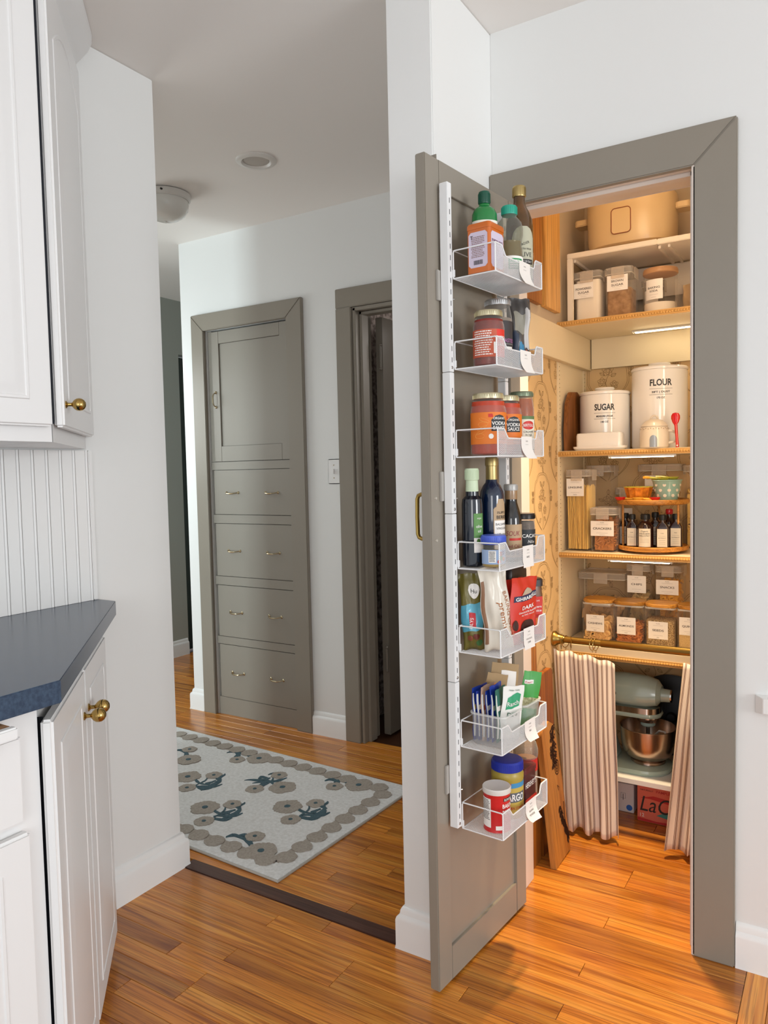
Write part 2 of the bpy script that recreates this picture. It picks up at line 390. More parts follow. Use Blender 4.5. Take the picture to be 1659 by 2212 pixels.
# stepped jamb of the hall door
hj = MB()
for s, xx in ((1, DX0), (-1, DX1)):
    hj.box(min(xx, xx+s*0.014), max(xx, xx+s*0.014), 2.868, 3.0, 0, 2.010); hj.box(min(xx+s*0.014, xx+s*0.028), max(xx+s*0.014, xx+s*0.028), 2.90, 2.955, 0, 1.996)
hj.box(DX0, DX1, 2.868, 3.0, 1.996, 2.010); hj.box(DX0+0.014, DX1-0.014, 2.90, 2.955, 1.982, 1.996)
struct('trim_6', hj, TAUPE, bevel=0.002)

# ---- panel door builder (stiles, rails, sunk panel) in local x 0..w, y 0..t (front face at y=0), z 0..h
def panel_door(root, wd, h, t, stile, top, bot, m, sunk=0.009):
    obj('stile', MB().box(0, stile, 0, t, 0, h), m, root, bevel=0.0022)
    obj('stile', MB().box(wd-stile, wd, 0, t, 0, h), m, root, bevel=0.0022)
    obj('rail', MB().box(stile, wd-stile, 0.0003, t-0.0003, h-top, h-0.0003), m, root, bevel=0.001)
    obj('rail', MB().box(stile, wd-stile, 0.0003, t-0.0003, 0.0003, bot), m, root, bevel=0.001)
    p = MB(); p.box(stile-0.002, wd-stile+0.002, sunk, t-sunk, bot-0.002, h-top+0.002)
    for x0, x1, z0, z1 in ((stile, stile+0.010, bot, h-top), (wd-stile-0.010, wd-stile, bot, h-top)):
        p.add([(x0, 0.004, z0), (x1, 0.004, z0), (x1, sunk+0.001, z0), (x0, sunk+0.001, z0), (x0, 0.004, z1), (x1, 0.004, z1), (x1, sunk+0.001, z1), (x0, sunk+0.001, z1)] if False else [], [])
    obj('panel', p, m, root, smooth=0)
# hall door, open inwards
hd = sroot('door_2'); hd.location = (-1.848, 3.006, 0.008); hd.rotation_euler = (0, 0, R(90))
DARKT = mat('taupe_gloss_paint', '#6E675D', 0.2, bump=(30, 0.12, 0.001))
panel_door(hd, 0.62, 1.975, 0.036, 0.10, 0.12, 0.20, DARKT)
def butt_hinge(root, x, y, z, h=0.085, r=0.006, m=DARKT):
    mb = MB(); mb.lathe([(r, z), (r, z+h)], 10, (x, y)); mb.lathe([(r*0.5, z-0.012), (r*1.25, z-0.008), (r*1.25, z-0.002), (r*0.7, z)], 10, (x, y)); mb.lathe([(r*0.7, z+h), (r*1.25, z+h+0.002), (r*1.25, z+h+0.008), (r*0.5, z+h+0.012)], 10, (x, y))
    mb.box(x, x+0.030, y-0.001, y+0.001, z, z+h)
    obj('hinge', mb, m, root)
butt_hinge(hd, -0.012, 0.004, 1.74, 0.10); butt_hinge(hd, -0.012, 0.004, 0.32, 0.10)
obj('latch_plate', MB().box(0.10, 0.125, -0.004, 0.0, 1.76, 1.772), TRIMW, hd)
# dark door at the end of the hall
dd = sroot('door_3'); dd.location = (-4.06, 3.78, 0.006); dd.rotation_euler = (0, 0, R(90))
DGREEN = mat('dark_green_paint', '#2A352F', 0.4)
panel_door(dd, 0.81, 2.10, 0.04, 0.11, 0.13, 0.22, DGREEN)

# ---- ceiling fixtures in the hall
t = thing('recessed_light', 'round white recessed ceiling light in the hall ceiling', 'ceiling light', (-1.972, 2.300, ZC))
obj('trim_ring', MB().lathe([(0.078, 0.0), (0.079, -0.004), (0.074, -0.008), (0.058, -0.010), (0.052, -0.004), (0.050, 0.0)], 40, cap0=False, cap1=False), mat('white_enamel', '#DCD8D2', 0.4), t)
obj('lens', MB().lathe([(0.0502, -0.0005), (0.050, -0.003), (0.03, -0.0045), (0.001, -0.005)], 32), mat('frosted_lens', '#B7AFA6', 0.5), t)
t = thing('flush_mount_light', 'round white dome light on the dim ceiling beside the left wall edge', 'ceiling light', (-2.53, 2.345, ZC))
obj('base_ring', MB().lathe([(0.10, 0.0), (0.108, -0.004), (0.108, -0.026), (0.100, -0.032), (0.098, -0.030)], 40, cap1=False), mat('white_enamel', '#DCD8D2', 0.4), t)
obj('glass_dome', MB().lathe([(0.098, -0.028), (0.100, -0.045), (0.096, -0.066), (0.083, -0.088), (0.060, -0.104), (0.032, -0.113), (0.008, -0.116), (0.006, -0.122), (0.001, -0.123)], 40), mat('frosted_dome', '#DEDCD6', 0.25, coat=0.3), t)
for a in (40, 160, 280):
    obj('screw', MB().lathe([(0.004, -0.004), (0.004, 0.004)], 10, M=Matrix.Translation((0.110*math.cos(R(a-90)), 0.110*math.sin(R(a-90)), -0.016)) @ Matrix.Rotation(R(90), 4, 'X')), BLACK, t)
# ---- light switch
t = thing('light_switch', 'white toggle light switch on the wall between built-in and hall door', 'light switch', (-2.048, 2.88, 1.272))
obj('plate', MB().box(-0.034, 0.034, -0.006, 0, -0.058, 0.058), TRIMW, t, bevel=0.003)
obj('toggle', MB().box(-0.005, 0.005, -0.016, -0.005, -0.010, 0.012), TRIMW, t, bevel=0.0015)
for z in (-0.030, 0.030): obj('screw', MB().lathe([(0.003, 0.0), (0.003, 0.0012)], 10, M=Matrix.Translation((0, -0.006, z)) @ Matrix.Rotation(R(90), 4, 'X')), NICKEL, t)

# ---- built-in linen cabinet
TB = mat('taupe_cabinet_paint', '#8C857A', 0.42, bump=(40, 0.05, 0.001))
t = thing('built_in_cabinet', 'tall taupe built-in linen cabinet with one door above four drawers', 'cabinet', (0, 0, 0))
obj('carcass', MB().box(BX0+0.002, BX1-0.002, 2.902, 2.99, 0.0, 2.008), TB, t)
XL, XR = -2.836, -2.306
fr = [(1.292, 1.335), (1.015, 1.061), (0.691, 0.738), (0.377, 0.419)]
for z0, z1 in fr: obj('rail', MB().box(XL, XR, 2.882, 2.902, z0+0.001, z1-0.001), TB, t, bevel=0.001)
obj('rail', MB().box(XL, XR, 2.882, 2.902, 0.0, 0.0935), TB, t, bevel=0.001)
obj('side_stile', MB().box(XL, -2.812, 2.886, 2.902, 1.336, 2.008), TB, t)
def bail(root, c, L, vertical, out):
    mb = MB(); pts = []
    for i in range(13):
        u = -1+2*i/12; d = out*(1-u**4); pts.append((c[0]+(0 if vertical else u*L/2), c[1]-0.004-d, c[2]+(u*L/2 if vertical else -0.004*(1-u*u))))
    mb.tube(pts, [0.0026+0.0012*(1-abs(-1+2*i/12)) for i in range(13)], 8)
    for s in (-1, 1):
        q = (c[0]+(0 if vertical else s*L/2), c[1], c[2]+(s*L/2 if vertical else 0))
        mb.lathe([(0.0075, 0), (0.0075, 0.002), (0.004, 0.005), (0.003, 0.007)], 12, M=Matrix.Translation(q) @ Matrix.Rotation(R(90), 4, 'X'))
    return obj('handle', mb, NICKEL, root)
dn = []
dd_ = bpy.data.objects.new('door', None); COL.objects.link(dd_); dd_.parent = t
zt, zb, xl, xr, st = 2.003, 1.337, -2.808, -2.311, 0.048
def dpart(n, *b): obj(n, MB().box(*b), TB, dd_, bevel=0.0012)
dpart('stile', xl, xl+st, 2.880, 2.900, zb, zt); dpart('stile', xr-st, xr, 2.880, 2.900, zb, zt)
dpart('rail', xl+st, xr-st, 2.8803, 2.900, zt-0.062, zt); dpart('rail', xl+st, xr-st, 2.8803, 2.900, zb, zb+0.078)
dpart('panel', xl+st+0.001, xr-st-0.001, 2.887, 2.899, zb+0.079, zt-0.063)
bail(dd_, (-2.787, 2.880, 1.655), 0.075, True, 0.020)
for z in (1.90, 1.42): obj('hinge', MB().lathe([(0.004, z-0.03), (0.004, z+0.03)], 10, (xr+0.001, 2.876)), TB, dd_)
for z0, z1 in ((1.061, 1.292), (0.738, 1.015), (0.419, 0.691), (0.094, 0.377)):
    dr = obj('drawer', MB().box(-2.822, -2.3075, 2.8805, 2.901, z0+0.0015, z1-0.0015), TB, t, bevel=0.0015)
    zc = (z0+z1)/2+(-0.002)
    bail(dr, (-2.695, 2.8805, zc), 0.08, False, 0.020); bail(dr, (-2.434, 2.8805, zc), 0.08, False, 0.020)

# ---- small white mounting block low on the right wall
t = thing('gate_mount', 'small white wedge-shaped mounting block on the wall right of the pantry casing', 'wall mount', (-0.150, 2.025, 0.679))
mb = MB(); mb.loft([[(-0.038, 0, 0.022), (0.04, 0, 0.022), (0.04, 0, -0.022), (-0.038, 0, -0.022)], [(-0.038, -0.006, 0.022), (0.04, -0.006, 0.022), (0.04, -0.006, -0.022), (-0.038, -0.006, -0.022)], [(-0.020, -0.022, 0.019), (0.04, -0.022, 0.019), (0.04, -0.022, -0.019), (-0.020, -0.022, -0.019)]])
obj('block', mb, TRIMW, t, bevel=0.001)
obj('screw_cap', MB().lathe([(0.005, 0), (0.004, 0.002)], 12, M=Matrix.Translation((0.012, -0.022, 0)) @ Matrix.Rotation(R(90), 4, 'X')), TRIMW, t)

# ---- hall rug
def rug():
    t = thing('floor_rug', 'cream floral runner rug with grey scalloped border on the hall floor', 'rug', (-1.493, 1.740, 0.0), R(-2.55))
    RB = mat('rug_cream_pile', '#EDEDEC', 0.95, var=('#DAD9D6', 90, 0.2), bump=(700, 0.6, 0.003))
    RG = mat('rug_greige_pile', '#B6ADA2', 0.95, var=('#A0968B', 140, 0.2), bump=(700, 0.7, 0.003))
    RT = mat('rug_teal_pile', '#54707A', 0.95, var=('#3C535C', 140, 0.25), bump=(700, 0.7, 0.003))
    LX, LY, H = 1.50, 0.795, 0.009
    obj('rug_field', MB().box(-LX, 0, 0, LY, 0.0005, H), RB, t, bevel=0.003)
    obj('bound_edge', MB().tube([(-LX, 0, 0.0045), (0, 0, 0.0045), (0, LY, 0.0045), (-LX, LY, 0.0045)], 0.004, 6, True), mat('rug_binding', '#B9B4AB', 0.9), t)
    rd = random.Random(3)
    lev = [0]
    def blob(cx, cy, r, lobes=0, n=26, amp=0.10, sx=1, sy=1, rot=0, z1=H+0.0010):
        lev[0] += 1; z1 += 0.00002*lev[0]
        ph = rd.random()*6; pts = []
        for i in range(n):
            a = 2*PI*i/n; q = r*(1+(0.045*math.cos(lobes*a+ph) if lobes else 0)+amp*(rd.random()-0.5)); x, y_ = q*math.cos(a)*sx, q*math.sin(a)*sy
            pts.append((cx+x*math.cos(rot)-y_*math.sin(rot), cy+x*math.sin(rot)+y_*math.cos(rot)))
        return MB().prism(pts, H-0.002, z1)
    ca, sa = math.cos(R(2.55)), math.sin(R(2.55))
    def loc(X, Y): x, y_ = X+1.493, Y-1.740; return (x*ca-y_*sa, x*sa+y_*ca)
    def flower(X, Y, r):
        c = loc(X, Y); f = obj('flower', blob(c[0], c[1], r, 5, 60, 0.11, z1=H+0.0022), RG, t, smooth=0)
        obj('flower_centre', blob(c[0], c[1], r*0.22, 0, 10, z1=H+0.0034), RT, f, smooth=0)
    def leaf(p, q, wd):
        a = Vector(loc(*p)); b = Vector(loc(*q)); d = b-a; n = Vector((-d.y, d.x)).normalized(); L = []; Rr = []; mbl = MB()
        for i in range(9):
            u = i/8; ww = wd*math.sin(PI*min(1, u*0.9+0.08))*(0.8+0.5*rd.random()); c = a+d*u+n*0.012*math.sin(u*5)
            L.append(tuple(c+n*ww)); Rr.append(tuple(c-n*ww))
        lev[0] += 1
        for i in range(8): mbl.loft([[L[i]+(zz,), L[i+1]+(zz,), Rr[i+1]+(zz,), Rr[i]+(zz,)] for zz in (H-0.002, H+0.0016+0.00002*lev[0])])
        obj('leaf_spray', mbl, RT, t, smooth=0)
    def motif(b, s1, s2, lf, k=1.0):
        if s2:
            leaf(lf, ((s1[0]+lf[0])/2+0.004, (s1[1]+lf[1])/2), 0.012*k); leaf((lf[0]+0.03, lf[1]-0.015), (s2[0]+0.01, s2[1]+0.015), 0.013*k); leaf(lf, b, 0.006); leaf((s1[0]+0.045, s1[1]-0.005), (lf[0]+0.02, lf[1]-0.055), 0.011*k); leaf((s1[0]-0.02, s1[1]-0.02), (s2[0]+0.03, s2[1]+0.02), 0.004); leaf((lf[0]+0.04, lf[1]+0.03), (lf[0]-0.03, lf[1]-0.05), 0.010); leaf((lf[0]+0.01, lf[1]+0.05), (s1[0]+0.02, s1[1]+0.03), 0.009)
        else:
            leaf(lf, s1, 0.011); leaf(lf, b, 0.009); leaf((lf[0]-0.03, lf[1]-0.02), (lf[0]+0.03, lf[1]+0.02), 0.010)
        flower(*b, 0.054*k); flower(*s1, 0.034*k)
        if s2: flower(*s2, 0.036*k)
    motif((-2.338, 2.174), (-2.253, 2.239), (-2.258, 2.093), (-2.197, 2.159)); motif((-1.92, 2.284), (-2.01, 2.372), (-2.008, 2.218), (-2.065, 2.304))
    motif((-2.063, 1.998), (-1.99, 2.07), (-1.984, 1.914), (-1.944, 2.003)); motif((-1.792, 2.156), (-1.714, 2.23), (-1.714, 2.078), (-1.662, 2.166))
    motif((-2.206, 2.470), (-2.283, 2.413), None, (-2.353, 2.474)); motif((-1.661, 2.447), (-1.741, 2.391), None, (-1.778, 2.437))
    motif((-1.657, 1.850), (-1.742, 1.917), None, (-1.799, 1.885)); motif((-2.475, 2.309), (-2.563, 2.4), None, (-2.585, 2.37))
    motif((-2.60, 2.10), (-2.52, 2.17), (-2.52, 2.01), (-2.46, 2.09)); motif((-2.35, 1.93), (-2.27, 2.0), None, (-2.22, 1.93))
    # scalloped border: a band with half-round scallops towards the edge
    def scallops(p, q, nrm):
        p = Vector(p); q = Vector(q); d = q-p; n = max(1, round(d.length/0.078)); e = d/n; nv = Vector(nrm)
        obj('border_band', MB().prism([tuple(p-nv*0.016), tuple(q-nv*0.016), tuple(q+nv*0.010), tuple(p+nv*0.010)], H-0.002, H+0.0007), RG, t, smooth=0)
        for i in range(n):
            c = p+e*(i+0.5); obj('border_scallop', blob(c.x+nv.x*0.008, c.y+nv.y*0.008, 0.036, 0, 24, 0.12, 1, 1), RG, t, smooth=0)
    m_ = 0.078
    scallops((-m_, m_), (-m_, LY-m_), (1, 0)); scallops((-LX+m_, m_), (-m_, m_), (0, -1)); scallops((-LX+m_, LY-m_), (-m_, LY-m_), (0, 1))
rug()
# ================================================================ KITCHEN CABINETS (left)
def raised_door(root, loc, wd, h, t, st, m, arch=0.0, rail=None, nm='cupboard_door'):
    """frame with a raised centre panel; local x 0..w, z 0..h, front at y=-t"""
    rail = rail or st
    d = obj(nm, MB().box(0, wd, -t, 0, 0, h), m, root, bevel=0.005, seg=3, loc=loc)
    def ring(ins, y):
        x0, x1, z0, z1 = st+ins, wd-st-ins, rail+ins, h-rail-ins
        out = [(x0, y, z0), (x1, y, z0)]
        n = 10
        for i in range(n+1):
            u = i/n; zz = z1-(arch*(2*u-1)**2 if arch else 0); out.append((x1+(x0-x1)*u, y, zz))
        return out
    mb = MB(); rings = [ring(0, -t-0.0004), ring(0.004, -t+0.004), ring(0.009, -t+0.0045), ring(0.012, -t-0.0002), ring(0.034, -t-0.004), ring(0.037, -t-0.0042)]
    # groove, then bevel rising to the flat field
    rings = [ring(-0.001, -t-0.0002), ring(0.001, -t-0.0026), ring(0.006, -t-0.0026), ring(0.008, -t-0.0004), ring(0.030, -t-0.0046), ring(0.034, -t-0.005)]
    mb.loft(rings, cap0=False, cap1=True)
    obj('raised_panel', mb, m, d, smooth=25)
    return d
def knob(root, x, y, z, m=BRASS, s=1.0):
    mb = MB().lathe([(0.0085*s, 0), (0.0085*s, 0.0015*s), (0.006*s, 0.003*s), (0.0042*s, 0.005*s), (0.004*s, 0.012*s), (0.006*s, 0.0145*s), (0.0105*s, 0.018*s), (0.0138*s, 0.0235*s), (0.0145*s, 0.029*s), (0.0135*s, 0.0345*s), (0.0100*s, 0.0395*s), (0.005*s, 0.0425*s), (0.0006*s, 0.043*s)], 28, M=Matrix.Translation((x, y, z)) @ Matrix.Rotation(R(90), 4, 'X'))
    return obj('knob', mb, m, root, label='round polished brass knob')
CW = CABW
DARKGAP = mat('gap_shade', '#23262E', 0.8)  # shade of the door gaps, put into the colour
A = Vector((-1.159, 0.795)); B = Vector((-1.756, 1.389))
# countertop with clipped corner
CT = mat('blue_black_laminate', '#33465C', 0.22, var=('#1F3048', 160, 0.16), bump=(220, 0.05, 0.0005))
ctp = MB().prism([(-1.159, -1.6), (A.x, A.y), (B.x, B.y), (-1.8345, B.y), (-1.8345, -1.6)], 0.880, 0.920)
tag(obj('countertop', ctp, CT, bevel=0.0015), 'dark blue speckled laminate countertop with clipped corner on the white base cabinets', 'countertop')
# straight run of base cabinet: front frame at x=-1.190
t = thing('base_cabinet', 'white base cabinet with drawer, door and pull-out board at the left picture edge', 'cabinet', (-1.190, 0, 0), R(90))
# local frame: +x = world +Y, front faces local -y = world +X
obj('carcass', MB().box(-1.6, 0.748, 0.004, 0.63, 0.09, 0.879), CW, t, smooth=0)
obj('toe_kick', MB().box(-1.6, 0.748, 0.06, 0.63, 0.0, 0.09), CW, t, smooth=0)
obj('face_frame', MB().box(-1.6, 0.768, -0.001, 0.004, 0.09, 0.879), CW, t, bevel=0.001)
obj('drawer', MB().box(0, 0.447, -0.020, 0, 0, 0.152), CW, t, bevel=0.006, seg=3, loc=(0.28, -0.001, 0.692))
hold = raised_door(t, (0.28, -0.001, 0.112), 0.455, 0.562, 0.020, 0.055, CW)
hold = raised_door(t, (-0.20, -0.001, 0.112), 0.455, 0.732, 0.020, 0.055, CW)
po = obj('pull_out_board', MB().box(0.30, 0.694, -0.045, 0.10, 0.856, 0.872), wood('pale_board', '#B98F66', '#AB7F57', '#98704A', 'X', 0.5), t, bevel=0.002, label='pulled-out wooden board with white front edge')
obj('front_edge', MB().box(0.298, 0.696, -0.062, -0.045, 0.853, 0.873), CW, po, bevel=0.003)
# angled base cabinet
ang = math.atan2(B.y-A.y, B.x-A.x)                     # direction of the clipped front (135 deg)
t = thing('corner_cabinet', 'white angled corner base cabinet with two narrow doors and brass knobs', 'cabinet', (A.x, A.y, 0), ang)
# local +x runs from A to B along the clipped front, local -y points out into the room
LN = (B-A).length; ins = 0.045
obj('carcass', MB().prism([(0.030, ins), (LN-0.02, ins), (LN-0.02, ins+0.045), (0.40, 0.40), (0.030, ins+0.02)], 0.0, 0.879), CW, t, smooth=0)
for x0, x1, kx in ((-0.006, 0.345, 0.323), (0.350, 0.700, 0.030)):
    h = raised_door(t, (x0, ins-0.010, 0.045), x1-x0, 0.808, 0.021, 0.060, CW)
    knob(h, kx, -0.021, 0.712, s=1.05)
obj('gap_shade_strip', MB().box(0.0285, 0.03, ins-0.008, ins+0.02, 0.05, 0.85), DARKGAP, t)  # dark strip standing in for the shade behind the door edge
# beadboard backsplash: separate boards with beads
sp = sroot('wall_backsplash')
y0 = 1.372; bwid = 0.0415; k = 0
y_ = y0
bmsh = None
bm_ = MB(); bm_.box(0, 0.006, 0.0006, bwid-0.0095, 0, 0.425); bm_.lathe([(0.0042, 0), (0.0042, 0.425)], 10, (0.0045, bwid-0.0045))
bmsh = mesh_of(bm_, 'board', 0, 2, 40)
while y_ > 0.45:
    y_ -= bwid; obj('board', bmsh, TRIMW, sp, loc=(-1.8345, y_, 0.9205))
obj('end_trim', MB().box(-1.8345, -1.826, 1.3725, 1.386, 0.9205, 1.3455), TRIMW, sp, bevel=0.002)
# wall cabinets
t = thing('wall_cabinet', 'white straight upper cabinet with raised panel door at the top left', 'cabinet', (-1.500, 0, 0), R(90))
obj('carcass', MB().box(-1.2, 1.036, 0.0, 0.3345, 1.350, 2.40), CW, t, smooth=0)
h = raised_door(t, (0.62, -0.0005, 1.383), 0.408, 1.0, 0.020, 0.056, CW)
h = raised_door(t, (0.20, -0.0005, 1.383), 0.408, 1.0, 0.020, 0.056, CW)
def crown(root, pts, m):
    prof = [(0.0, 2.385), (0.012, 2.385), (0.016, 2.40), (0.030, 2.415), (0.052, 2.440), (0.062, 2.462), (0.064, ZC-0.001), (0.0, ZC-0.001)]
    P = [Vector(p) for p in pts]; rings = []
    for i in range(len(P)):
        ds = []
        if i: ds.append((P[i]-P[i-1]).normalized())
        if i < len(P)-1: ds.append((P[i+1]-P[i]).normalized())
        ns = [Vector((d.y, -d.x)) for d in ds]; nn = ns[0] if len(ns) == 1 else (ns[0]+ns[1])/(1+ns[0].dot(ns[1]))
        rings.append([(P[i].x+nn.x*a, P[i].y+nn.y*a, z) for a, z in prof])
    obj('crown_moulding', MB().loft(rings), m, root, smooth=30)
crown(t, [(-1.2, 0.0), (1.037, 0.0), (1.366, 0.329)], CW)
t = thing('corner_wall_cabinet', 'white angled upper corner cabinet with arched panel door and one brass knob', 'cabinet', (-1.500, 1.038, 0), R(135))
LU = 0.470
obj('carcass', MB().prism([(0.002, 0.0), (LU, 0.0), (0.236, 0.234)], 1.350, 2.40), CW, t, smooth=0)
h = raised_door(t, (0.004, -0.004, 1.383), LU-0.014, 1.0, 0.021, 0.060, CW, arch=0.07)
knob(h, 0.026, -0.021, 0.052, s=1.0)
obj('gap_shade_strip', MB().box(0.002, 0.004, -0.004, 0.0005, 1.39, 2.38), DARKGAP, t)  # painted gap shade beside the upper door, no real part
# ================================================================ PANTRY DOOR AND ITS RACK
DO = Vector((-0.783, 2.008, 0.0)); DU = Vector((-0.0923, -0.99573, 0.0)).normalized(); DN = Vector((-DU.y, DU.x, 0.0))
DA = math.atan2(DU.y, DU.x)                                   # local x along the door from the hinge, local y out of its inner face
def D(s, d, z): return DO+DU*s+DN*d+Vector((0, 0, z))
dr = sroot('door_1'); dr.location = D(0, -0.027, 0.008); dr.rotation_euler = (0, 0, DA)
panel_door(dr, 0.466, 1.985, 0.027, 0.060, 0.070, 0.085, TAUPE, sunk=0.0075)
mb = MB(); pts = []
for x, z in ((0.0, 0), (-0.013, 0.0), (-0.021, 0.003), (-0.0245, 0.011), (-0.0255, 0.053), (-0.0245, 0.095), (-0.021, 0.103), (-0.013, 0.106), (0.0, 0.106)): pts.append((0.446, x, 1.098+z))
mb.tube(pts, 0.0052, 10)
for z in (1.098, 1.204): mb.lathe([(0.008, 0), (0.008, 0.002), (0.006, 0.003)], 14, M=Matrix.Translation((0.446, 0, z)) @ Matrix.Rotation(R(90), 4, 'X'))
obj('pull_handle', mb, ABRASS, dr, label='brass bow pull handle on the outer face')
mb = MB(); mb.box(0.405, 0.428, 0.010, 0.017, 1.985, 1.989); mb.box(0.405, 0.4075, 0.006, 0.021, 1.985, 1.999)
obj('top_catch', mb, TAUPE, dr, bevel=0.0005)
for z in (1.195, 1.095):
    mb = MB(); mb.lathe([(0.0035, 0), (0.003, 0.0025)], 10, M=Matrix.Translation((0.445, 0.027, z)) @ Matrix.Rotation(R(-90), 4, 'X')); mb.box(0.4405, 0.4495, 0.026, 0.0278, z-0.0012, z+0.0012)
    obj('screw_end', mb, mat('painted_screw', '#B5AEA2', 0.5), dr)
for z, h_ in ((0.14, 0.09), (1.74, 0.09)):
    obj('hinge', MB().lathe([(0.005, z), (0.005, z+h_)], 10, (0.002, -0.004)), TAUPE, dr)
# ---- rack uprights
t = thing('door_rack', 'pair of slotted white metal uprights hooked on the open pantry door', 'door rack', D(0, 0, 0), DA)
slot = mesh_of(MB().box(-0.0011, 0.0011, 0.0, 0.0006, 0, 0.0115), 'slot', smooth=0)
SLOT = mat('slot_shade', '#4A4A4C', 0.7)  # shade inside the slots, painted as dark inserts
for s0 in (0.398, 0.126):
    for z0, z1 in ((0.402, 0.760), (0.7605, 1.165), (1.1655, 1.498), (1.4985, 1.935)):
        u_ = obj('upright', MB().box(s0, s0+0.018, 0.006, 0.028, z0, z1-0.001), WIRE, t, bevel=0.001)
        k = z0+0.022
        while k < z1-0.03:
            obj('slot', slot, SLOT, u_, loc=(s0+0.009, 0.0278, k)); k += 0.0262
        obj('screw', MB().lathe([(0.0036, 0), (0.0036, 0.001), (0.0022, 0.0018)], 10, M=Matrix.Translation((s0+0.009, 0.028, z0+0.010)) @ Matrix.Rotation(R(-90), 4, 'X')), STEEL, u_)
for z in (1.70, 1.23, 0.52):
    obj('wall_clip', MB().box(0.416, 0.428, -0.0002, 0.006, z-0.035, z+0.035), mat('grey_clip', '#A7A29B', 0.5), t, bevel=0.001)
    obj('thumb_screw', MB().tube([D(0, 0, 0)*0+Vector((0.397, 0.020, z-0.03)), Vector((0.389, 0.026, z-0.03))], 0.0024, 8), STEEL, t)
# ---- wire baskets
BW_, BD_, BH_ = 0.12, 0.11, 0.064
prof = [(BW_, BH_), (0.090, BH_), (0.086, BH_-0.003), (0.072, 0.044), (0.068, 0.042), (-0.074, 0.042), (-0.077, 0.044), (-0.083, 0.060), (-0.087, BH_), (-BW_, BH_)]
def front_top(x):
    P = sorted(prof)
    for a, b in zip(P, P[1:]):
        if a[0] <= x <= b[0]: return a[1]+(b[1]-a[1])*(x-a[0])/max(1e-9, b[0]-a[0])
    return 0
def lattice(mb, x0, x1, z0, z1, top, fn, pitch=0.0047, wd=0.00032):
    for sg in (1, -1):
        c = (x0-z1) if sg == 1 else (x0+z0)
        c1 = (x1-z0) if sg == 1 else (x1+z1)
        while c < c1:
            run = None; n = 48
            for i in range(n+2):
                z = z0+(z1-z0)*min(i, n)/n; x = c+z if sg == 1 else c-z
                ok = i <= n and x0 <= x <= x1 and z <= (top(x) if top else z1)
                if ok and run is None: run = (x, z)
                if not ok and run is not None:
                    if last != run:
                        a = Vector(run); b = Vector(last); dv = (b-a).normalized(); q = Vector((-dv.y, dv.x))*wd
                        V = [fn(*(a+q), 0), fn(*(a-q), 0), fn(*(b-q), 0), fn(*(b+q), 0), fn(*(a+q), 1), fn(*(a-q), 1), fn(*(b-q), 1), fn(*(b+q), 1)]
                        mb.add(V, [(3, 2, 1, 0), (4, 5, 6, 7), (0, 1, 5, 4), (1, 2, 6, 5), (2, 3, 7, 6), (3, 0, 4, 7)])
                    run = None
                last = (x, z)
            c += pitch
fm = MB(); lattice(fm, -BW_, BW_, 0.0, BH_, front_top, lambda x, z, k: (x, BD_-0.0003+0.0006*k, z)); fm = mesh_of(fm, 'front_mesh', merge=False, smooth=0)
bmh = MB(); lattice(bmh, -BW_, BW_, 0.0, BD_, None, lambda x, y, k: (x, y, -0.0004+0.0008*k)); bmh = mesh_of(bmh, 'floor_mesh', merge=False, smooth=0)
fw = MB(); r_ = 0.0017
fw.tube([(BW_, 0, 0), (BW_, BD_-0.003, 0), (BW_-0.003, BD_, 0), (-BW_+0.003, BD_, 0), (-BW_, BD_-0.003, 0), (-BW_, 0, 0)], r_, 6, True)
for s_ in (1, -1):
    fw.tube([(s_*BW_, 0, 0), (s_*BW_, 0.0, BH_-0.004), (s_*BW_, 0.003, BH_), (s_*BW_, BD_-0.003, BH_), (s_*BW_, BD_, BH_-0.003), (s_*BW_, BD_, 0)], r_, 6)
    fw.box(s_*BW_-0.001, s_*BW_+0.001, -0.004, 0.004, 0.004, 0.020)
fw.tube([(x, BD_, z) for x, z in prof], r_, 6); fw.tube([(BW_, 0, BH_), (-BW_, 0, BH_)], r_*0.8, 6)
fw = mesh_of(fw, 'wire_frame')
BZ = [1.715, 1.505, 1.298, 1.033, 0.831, 0.600, 0.397]
BLAB = ['topmost white wire basket holding the orange tin and olive oil', 'second white wire basket from the top, holding a red sauce jar', 'white wire basket holding three orange pasta sauce jars', 'white wire basket holding the dark vinegar and oil bottles', 'white wire basket holding snack bags and the red chocolate pouch', 'white wire basket holding clear bins of seasoning packets', 'lowest white wire basket, holding the baking powder can']
BTX = [('No.01', ''), ('No.02', ''), ('No.03', ''), ('No.04', 'BASIC'), ('No.05', 'CHOCOLATE|CHIPS'), ('No.06', 'MIX'), ('No.09', 'BAKING|POWDER')]
